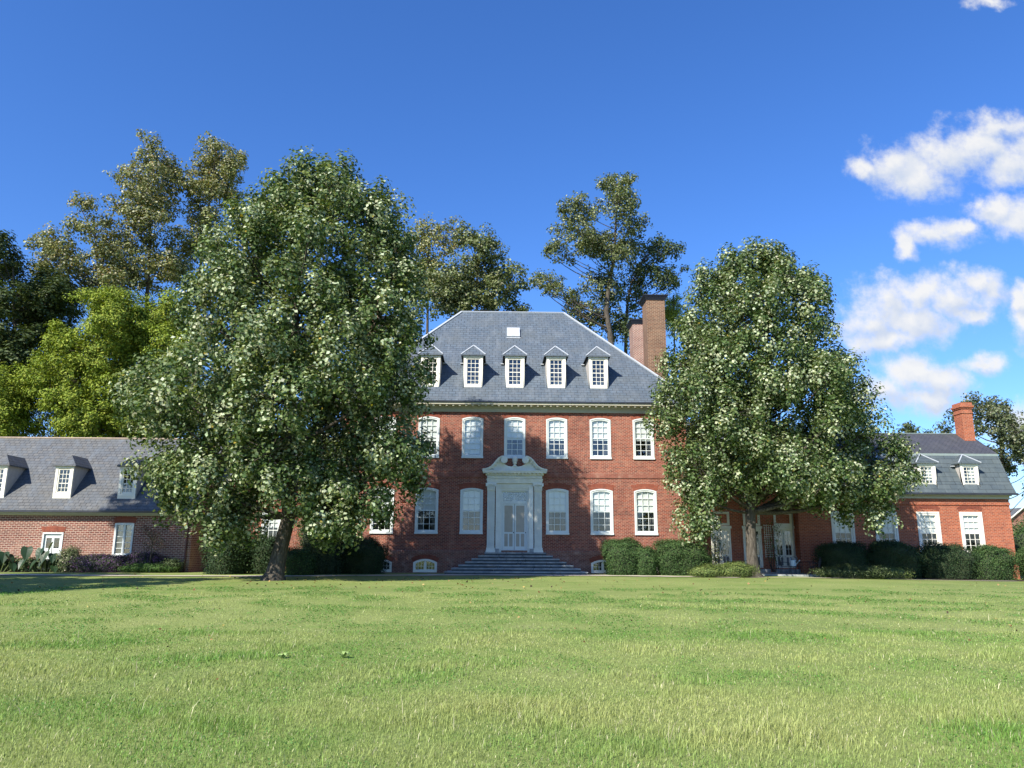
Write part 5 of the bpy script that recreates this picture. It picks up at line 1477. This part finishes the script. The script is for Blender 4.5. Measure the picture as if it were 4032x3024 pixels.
def iron_table(label, x, y, w_, d_):
    z0 = gh(x, y) + .12; e = empty('patio_table', (x, y, z0)); tag(e, label, 'table', 'black iron patio tables')
    t = MB()
    for i in range(13): xx = x - w_ / 2 + w_ * i / 12; t.tube([(xx, y - d_ / 2, z0 + .71), (xx, y + d_ / 2, z0 + .71)], .007, 4)
    t.tube([(x - w_ / 2, y - d_ / 2, z0 + .71), (x + w_ / 2, y - d_ / 2, z0 + .71), (x + w_ / 2, y + d_ / 2, z0 + .71), (x - w_ / 2, y + d_ / 2, z0 + .71), (x - w_ / 2, y - d_ / 2, z0 + .71)], .02, 5)
    t.build('tabletop', M['dark'], e, uv=False)
    for sx in (-1, 1):
        for sy in (-1, 1):
            t = MB(); t.tube([(x + sx * (w_ / 2 - .05), y + sy * (d_ / 2 - .05), z0 + .7), (x + sx * (w_ / 2 - .02), y + sy * (d_ / 2 - .02), z0)], .014, 5); t.build('leg', M['dark'], e, uv=False)
iron_table('low black iron table right of the watering can', 17.0, 45.95, .9, .6)
iron_table('black iron table left of the tree trunk', 13.6, 45.9, 1.3, .7)
wc = empty('watering_can', (16.45, 46.3, gh(16.4, 46.3) + .12)); tag(wc, 'pale blue watering can on a stool beside the iron chair', 'watering can')
zc = gh(16.4, 46.3) + .12 + .45
t = MB(); t.lathe([(.17, zc), (.18, zc + .03), (.17, zc + .3), (.175, zc + .33), (.12, zc + .36)], 16.45, 46.3, 16); t.build('body', M['can'], wc, smooth=False)
t = MB(); t.tube([(16.29, 46.3, zc + .3), (16.33, 46.3, zc + .46), (16.45, 46.3, zc + .50), (16.57, 46.3, zc + .46), (16.61, 46.3, zc + .3)], .014, 6); t.build('handle', M['can'], wc)
t = MB(); t.tube([(16.6, 46.28, zc + .08), (16.74, 46.2, zc + .25), (16.82, 46.15, zc + .36)], [.03, .022, .03], 7); t.build('spout', M['can'], wc)
stl = empty('stool', (16.45, 46.3, zc - .45)); tag(stl, 'small black iron stool carrying the pale blue watering can', 'stool')
t = MB(); t.lathe([(.22, zc - .03), (.22, zc - .003)], 16.45, 46.3, 14); t.build('seat', M['dark'], stl)
for q in range(3):
    a = 2 * pi * q / 3 + .4; t = MB(); t.tube([(16.45 + .15 * cos(a), 46.3 + .15 * sin(a), zc - .03), (16.45 + .22 * cos(a), 46.3 + .22 * sin(a), zc - .45)], .012, 5); t.build('leg', M['dark'], stl, uv=False)
t = MB(); t.box(12.35, 12.75, 41.3, 41.55, .12, .17); t.box(12.42, 12.6, 41.33, 41.5, .171, .22)
tag(t.build('broken_brick', M['band'], None), 'pair of broken orange bricks on the grass left of the right trunk foot', 'brick')

# ================================================================== GRASS
def blades():
    """short turf: upright blades, denser near the camera, carrying patch colours of the place"""
    out_v = []; out_c = []
    zones = [(4.5, 9.0, 200000, .042, .0052), (9.0, 15.0, 170000, .036, .0075), (15.0, 26.0, 110000, .03, .011), (26.0, 37.0, 50000, .014, .016)]
    from mathutils import noise as mn
    for (ya, yb, n, hh, ww) in zones:
        y = np.sqrt(rng.uniform(ya ** 2, yb ** 2, n)); x = rng.uniform(-1, 1, n) * (y * .74 + 3) - 1.0
        P = np.stack([x, y], 1)
        f = lambda sx, sy, p: np.sin(x * sx + p) * np.sin(y * sy + p * 1.7)
        patch = np.array([mn.fractal(Vector((a * .45, b * .45, 3.1)), 1.0, 2.0, 4) for a, b in P])
        tall = np.array([mn.fractal(Vector((a * .8, b * .8, 9.7)), 1.0, 2.0, 3) for a, b in P])
        h = hh * rng.uniform(.45, 1.1, n) * (1 + 2.2 * np.clip(tall, 0, 1) ** 1.2) * (1 + (rng.random(n) < .02) * 1.6)
        z = np.array([gh(float(a), float(b)) for a, b in P]) - .008
        ang = rng.uniform(0, 2 * pi, n); lean = rng.uniform(.05, .75, n) * h; la = rng.normal(.3, 1.5, n)
        w2 = ww * rng.uniform(.6, 1.3, n) * .5
        dx, dy = np.cos(ang) * w2, np.sin(ang) * w2
        b0 = np.stack([x - dx, y - dy, z], 1); b1 = np.stack([x + dx, y + dy, z], 1)
        mid = np.stack([x + np.cos(la) * lean * .35, y + np.sin(la) * lean * .35, z + h * .62], 1)
        m0 = mid - np.stack([dx, dy, 0 * dx], 1) * .8; m1 = mid + np.stack([dx, dy, 0 * dx], 1) * .8
        tp = np.stack([x + np.cos(la) * lean, y + np.sin(la) * lean, z + h], 1)
        out_v.append(np.stack([b0, b1, m1, m0, tp], 1))
        base = np.array([.25, .32, .095]); clov = np.array([.145, .27, .05]); dry = np.array([.33, .36, .13]); straw = np.array([.50, .47, .30])
        k = np.clip(patch * 1.6 + .15, 0, 1)[:, None]; k2 = np.clip(-patch * 1.5 + .1, 0, .8)[:, None]
        c = base * (1 - k) + clov * k; c = c * (1 - k2) + dry * k2
        s_ = (rng.random((n, 1)) < .05); c = np.where(s_, straw, c)
        c = c * rng.uniform(.5, 1.5, (n, 1))
        out_c.append(c)
    V = np.concatenate(out_v); Cc = np.concatenate(out_c); n = len(V)
    me = bpy.data.meshes.new('grass'); me.vertices.add(5 * n); me.vertices.foreach_set('co', V.astype(np.float32).ravel())
    tri = np.array([0, 1, 2, 0, 2, 3, 3, 2, 4])[None] + (np.arange(n) * 5)[:, None]
    me.loops.add(9 * n); me.loops.foreach_set('vertex_index', tri.astype(np.int32).ravel())
    me.polygons.add(3 * n); me.polygons.foreach_set('loop_start', (np.arange(3 * n) * 3).astype(np.int32)); me.polygons.foreach_set('loop_total', np.full(3 * n, 3, np.int32))
    a = me.color_attributes.new('leafcol', 'FLOAT_COLOR', 'POINT'); c4 = np.ones((n, 5, 4), np.float32); c4[:, :, :3] = Cc[:, None, :]
    a.data.foreach_set('color', c4.ravel()); me.materials.append(M['grassblade']); me.update(calc_edges=True)
    o = bpy.data.objects.new('grass', me); COL.objects.link(o); o['kind'] = 'stuff'; o['label'] = 'short uneven lawn grass with clover and dry patches'; o['category'] = 'grass'
blades()
# clover / low leaves in patches
from mathutils import noise as mn
n = 90000
y = np.sqrt(rng.uniform(25, 30 ** 2, n)); x = rng.uniform(-1, 1, n) * (y * .74 + 1) - 1
keep = np.array([mn.fractal(Vector((a * .45, b * .45, 3.1)), 1.0, 2.0, 4) for a, b in zip(x, y)]) > .12
x, y = x[keep], y[keep]
C = np.stack([x, y, np.array([gh(float(a), float(b)) for a, b in zip(x, y)]) + rng.uniform(.015, .05, len(x))], 1)
o = leaf_mesh('clover', C, rng.normal(size=C.shape) * .4 + [0, 0, 1], np.clip(.012 + .0012 * y, .012, .04), palette(len(x), [(.08, .19, .035), (.11, .24, .05)], [.5, .5]), M['grassblade'], aspect=1)
o['kind'] = 'stuff'; o['label'] = 'patches of small bright clover leaves in the lawn'; o['category'] = 'clover'
# fallen leaves
n = 420
y = rng.uniform(9, 42, n); x = rng.uniform(-1, 1, n) * (y * .7) - 1
x[:200] = rng.normal(-8, 8, 200); y[:200] = rng.uniform(27, 40, 200)
C = np.stack([x, y, np.array([gh(float(a), float(b)) for a, b in zip(x, y)]) + .035], 1)
o = leaf_mesh('fallen_leaves', C, rng.normal(size=C.shape) * .5 + [0, 0, 1], np.clip(y * .0032, .03, .1), palette(n, [(.16, .07, .03), (.35, .22, .10), (.05, .03, .02), (.45, .33, .12)], [.35, .25, .25, .15]), M['leaf_dull'])
o['kind'] = 'stuff'; o['label'] = 'scattered brown and yellow fallen leaves on the lawn'; o['category'] = 'leaves'
# two broad-leaved weeds
for (x, y, s_, lab) in ((-4.25, 11.6, .8, 'small upright broad-leaved weed in the lawn, left one of two'), (-3.4, 11.6, 1.0, 'wider broad-leaved weed in the lawn, right one of two')):
    mb = MB(); R = random.Random(int(x * 10))
    for i in range(9):
        a = R.uniform(0, 6.28); L = R.uniform(.07, .14) * s_; u0 = Vector((cos(a), sin(a), 0)); sd = Vector((-sin(a), cos(a), 0)); z0 = gh(x, y)
        b0 = Vector((x, y, z0)); P = [b0, b0 + u0 * L * .4 + Vector((0, 0, L * .6)), b0 + u0 * L * .8 + Vector((0, 0, L * .75)), b0 + u0 * L * 1.15 + Vector((0, 0, L * .55))]
        W_ = [.006, .022, .026, .004]; n0 = len(mb.v)
        for p, ww in zip(P, W_): mb.v += [tuple(p - sd * ww), tuple(p + sd * ww)]
        for q in range(3): mb.f.append([n0 + 2 * q, n0 + 2 * q + 1, n0 + 2 * q + 3, n0 + 2 * q + 2]); mb.mi.append(0)
    tag(mb.build('broadleaf_weed', M['weed'], None, uv=False), lab, 'weed', 'broad-leaved weeds in the lawn')
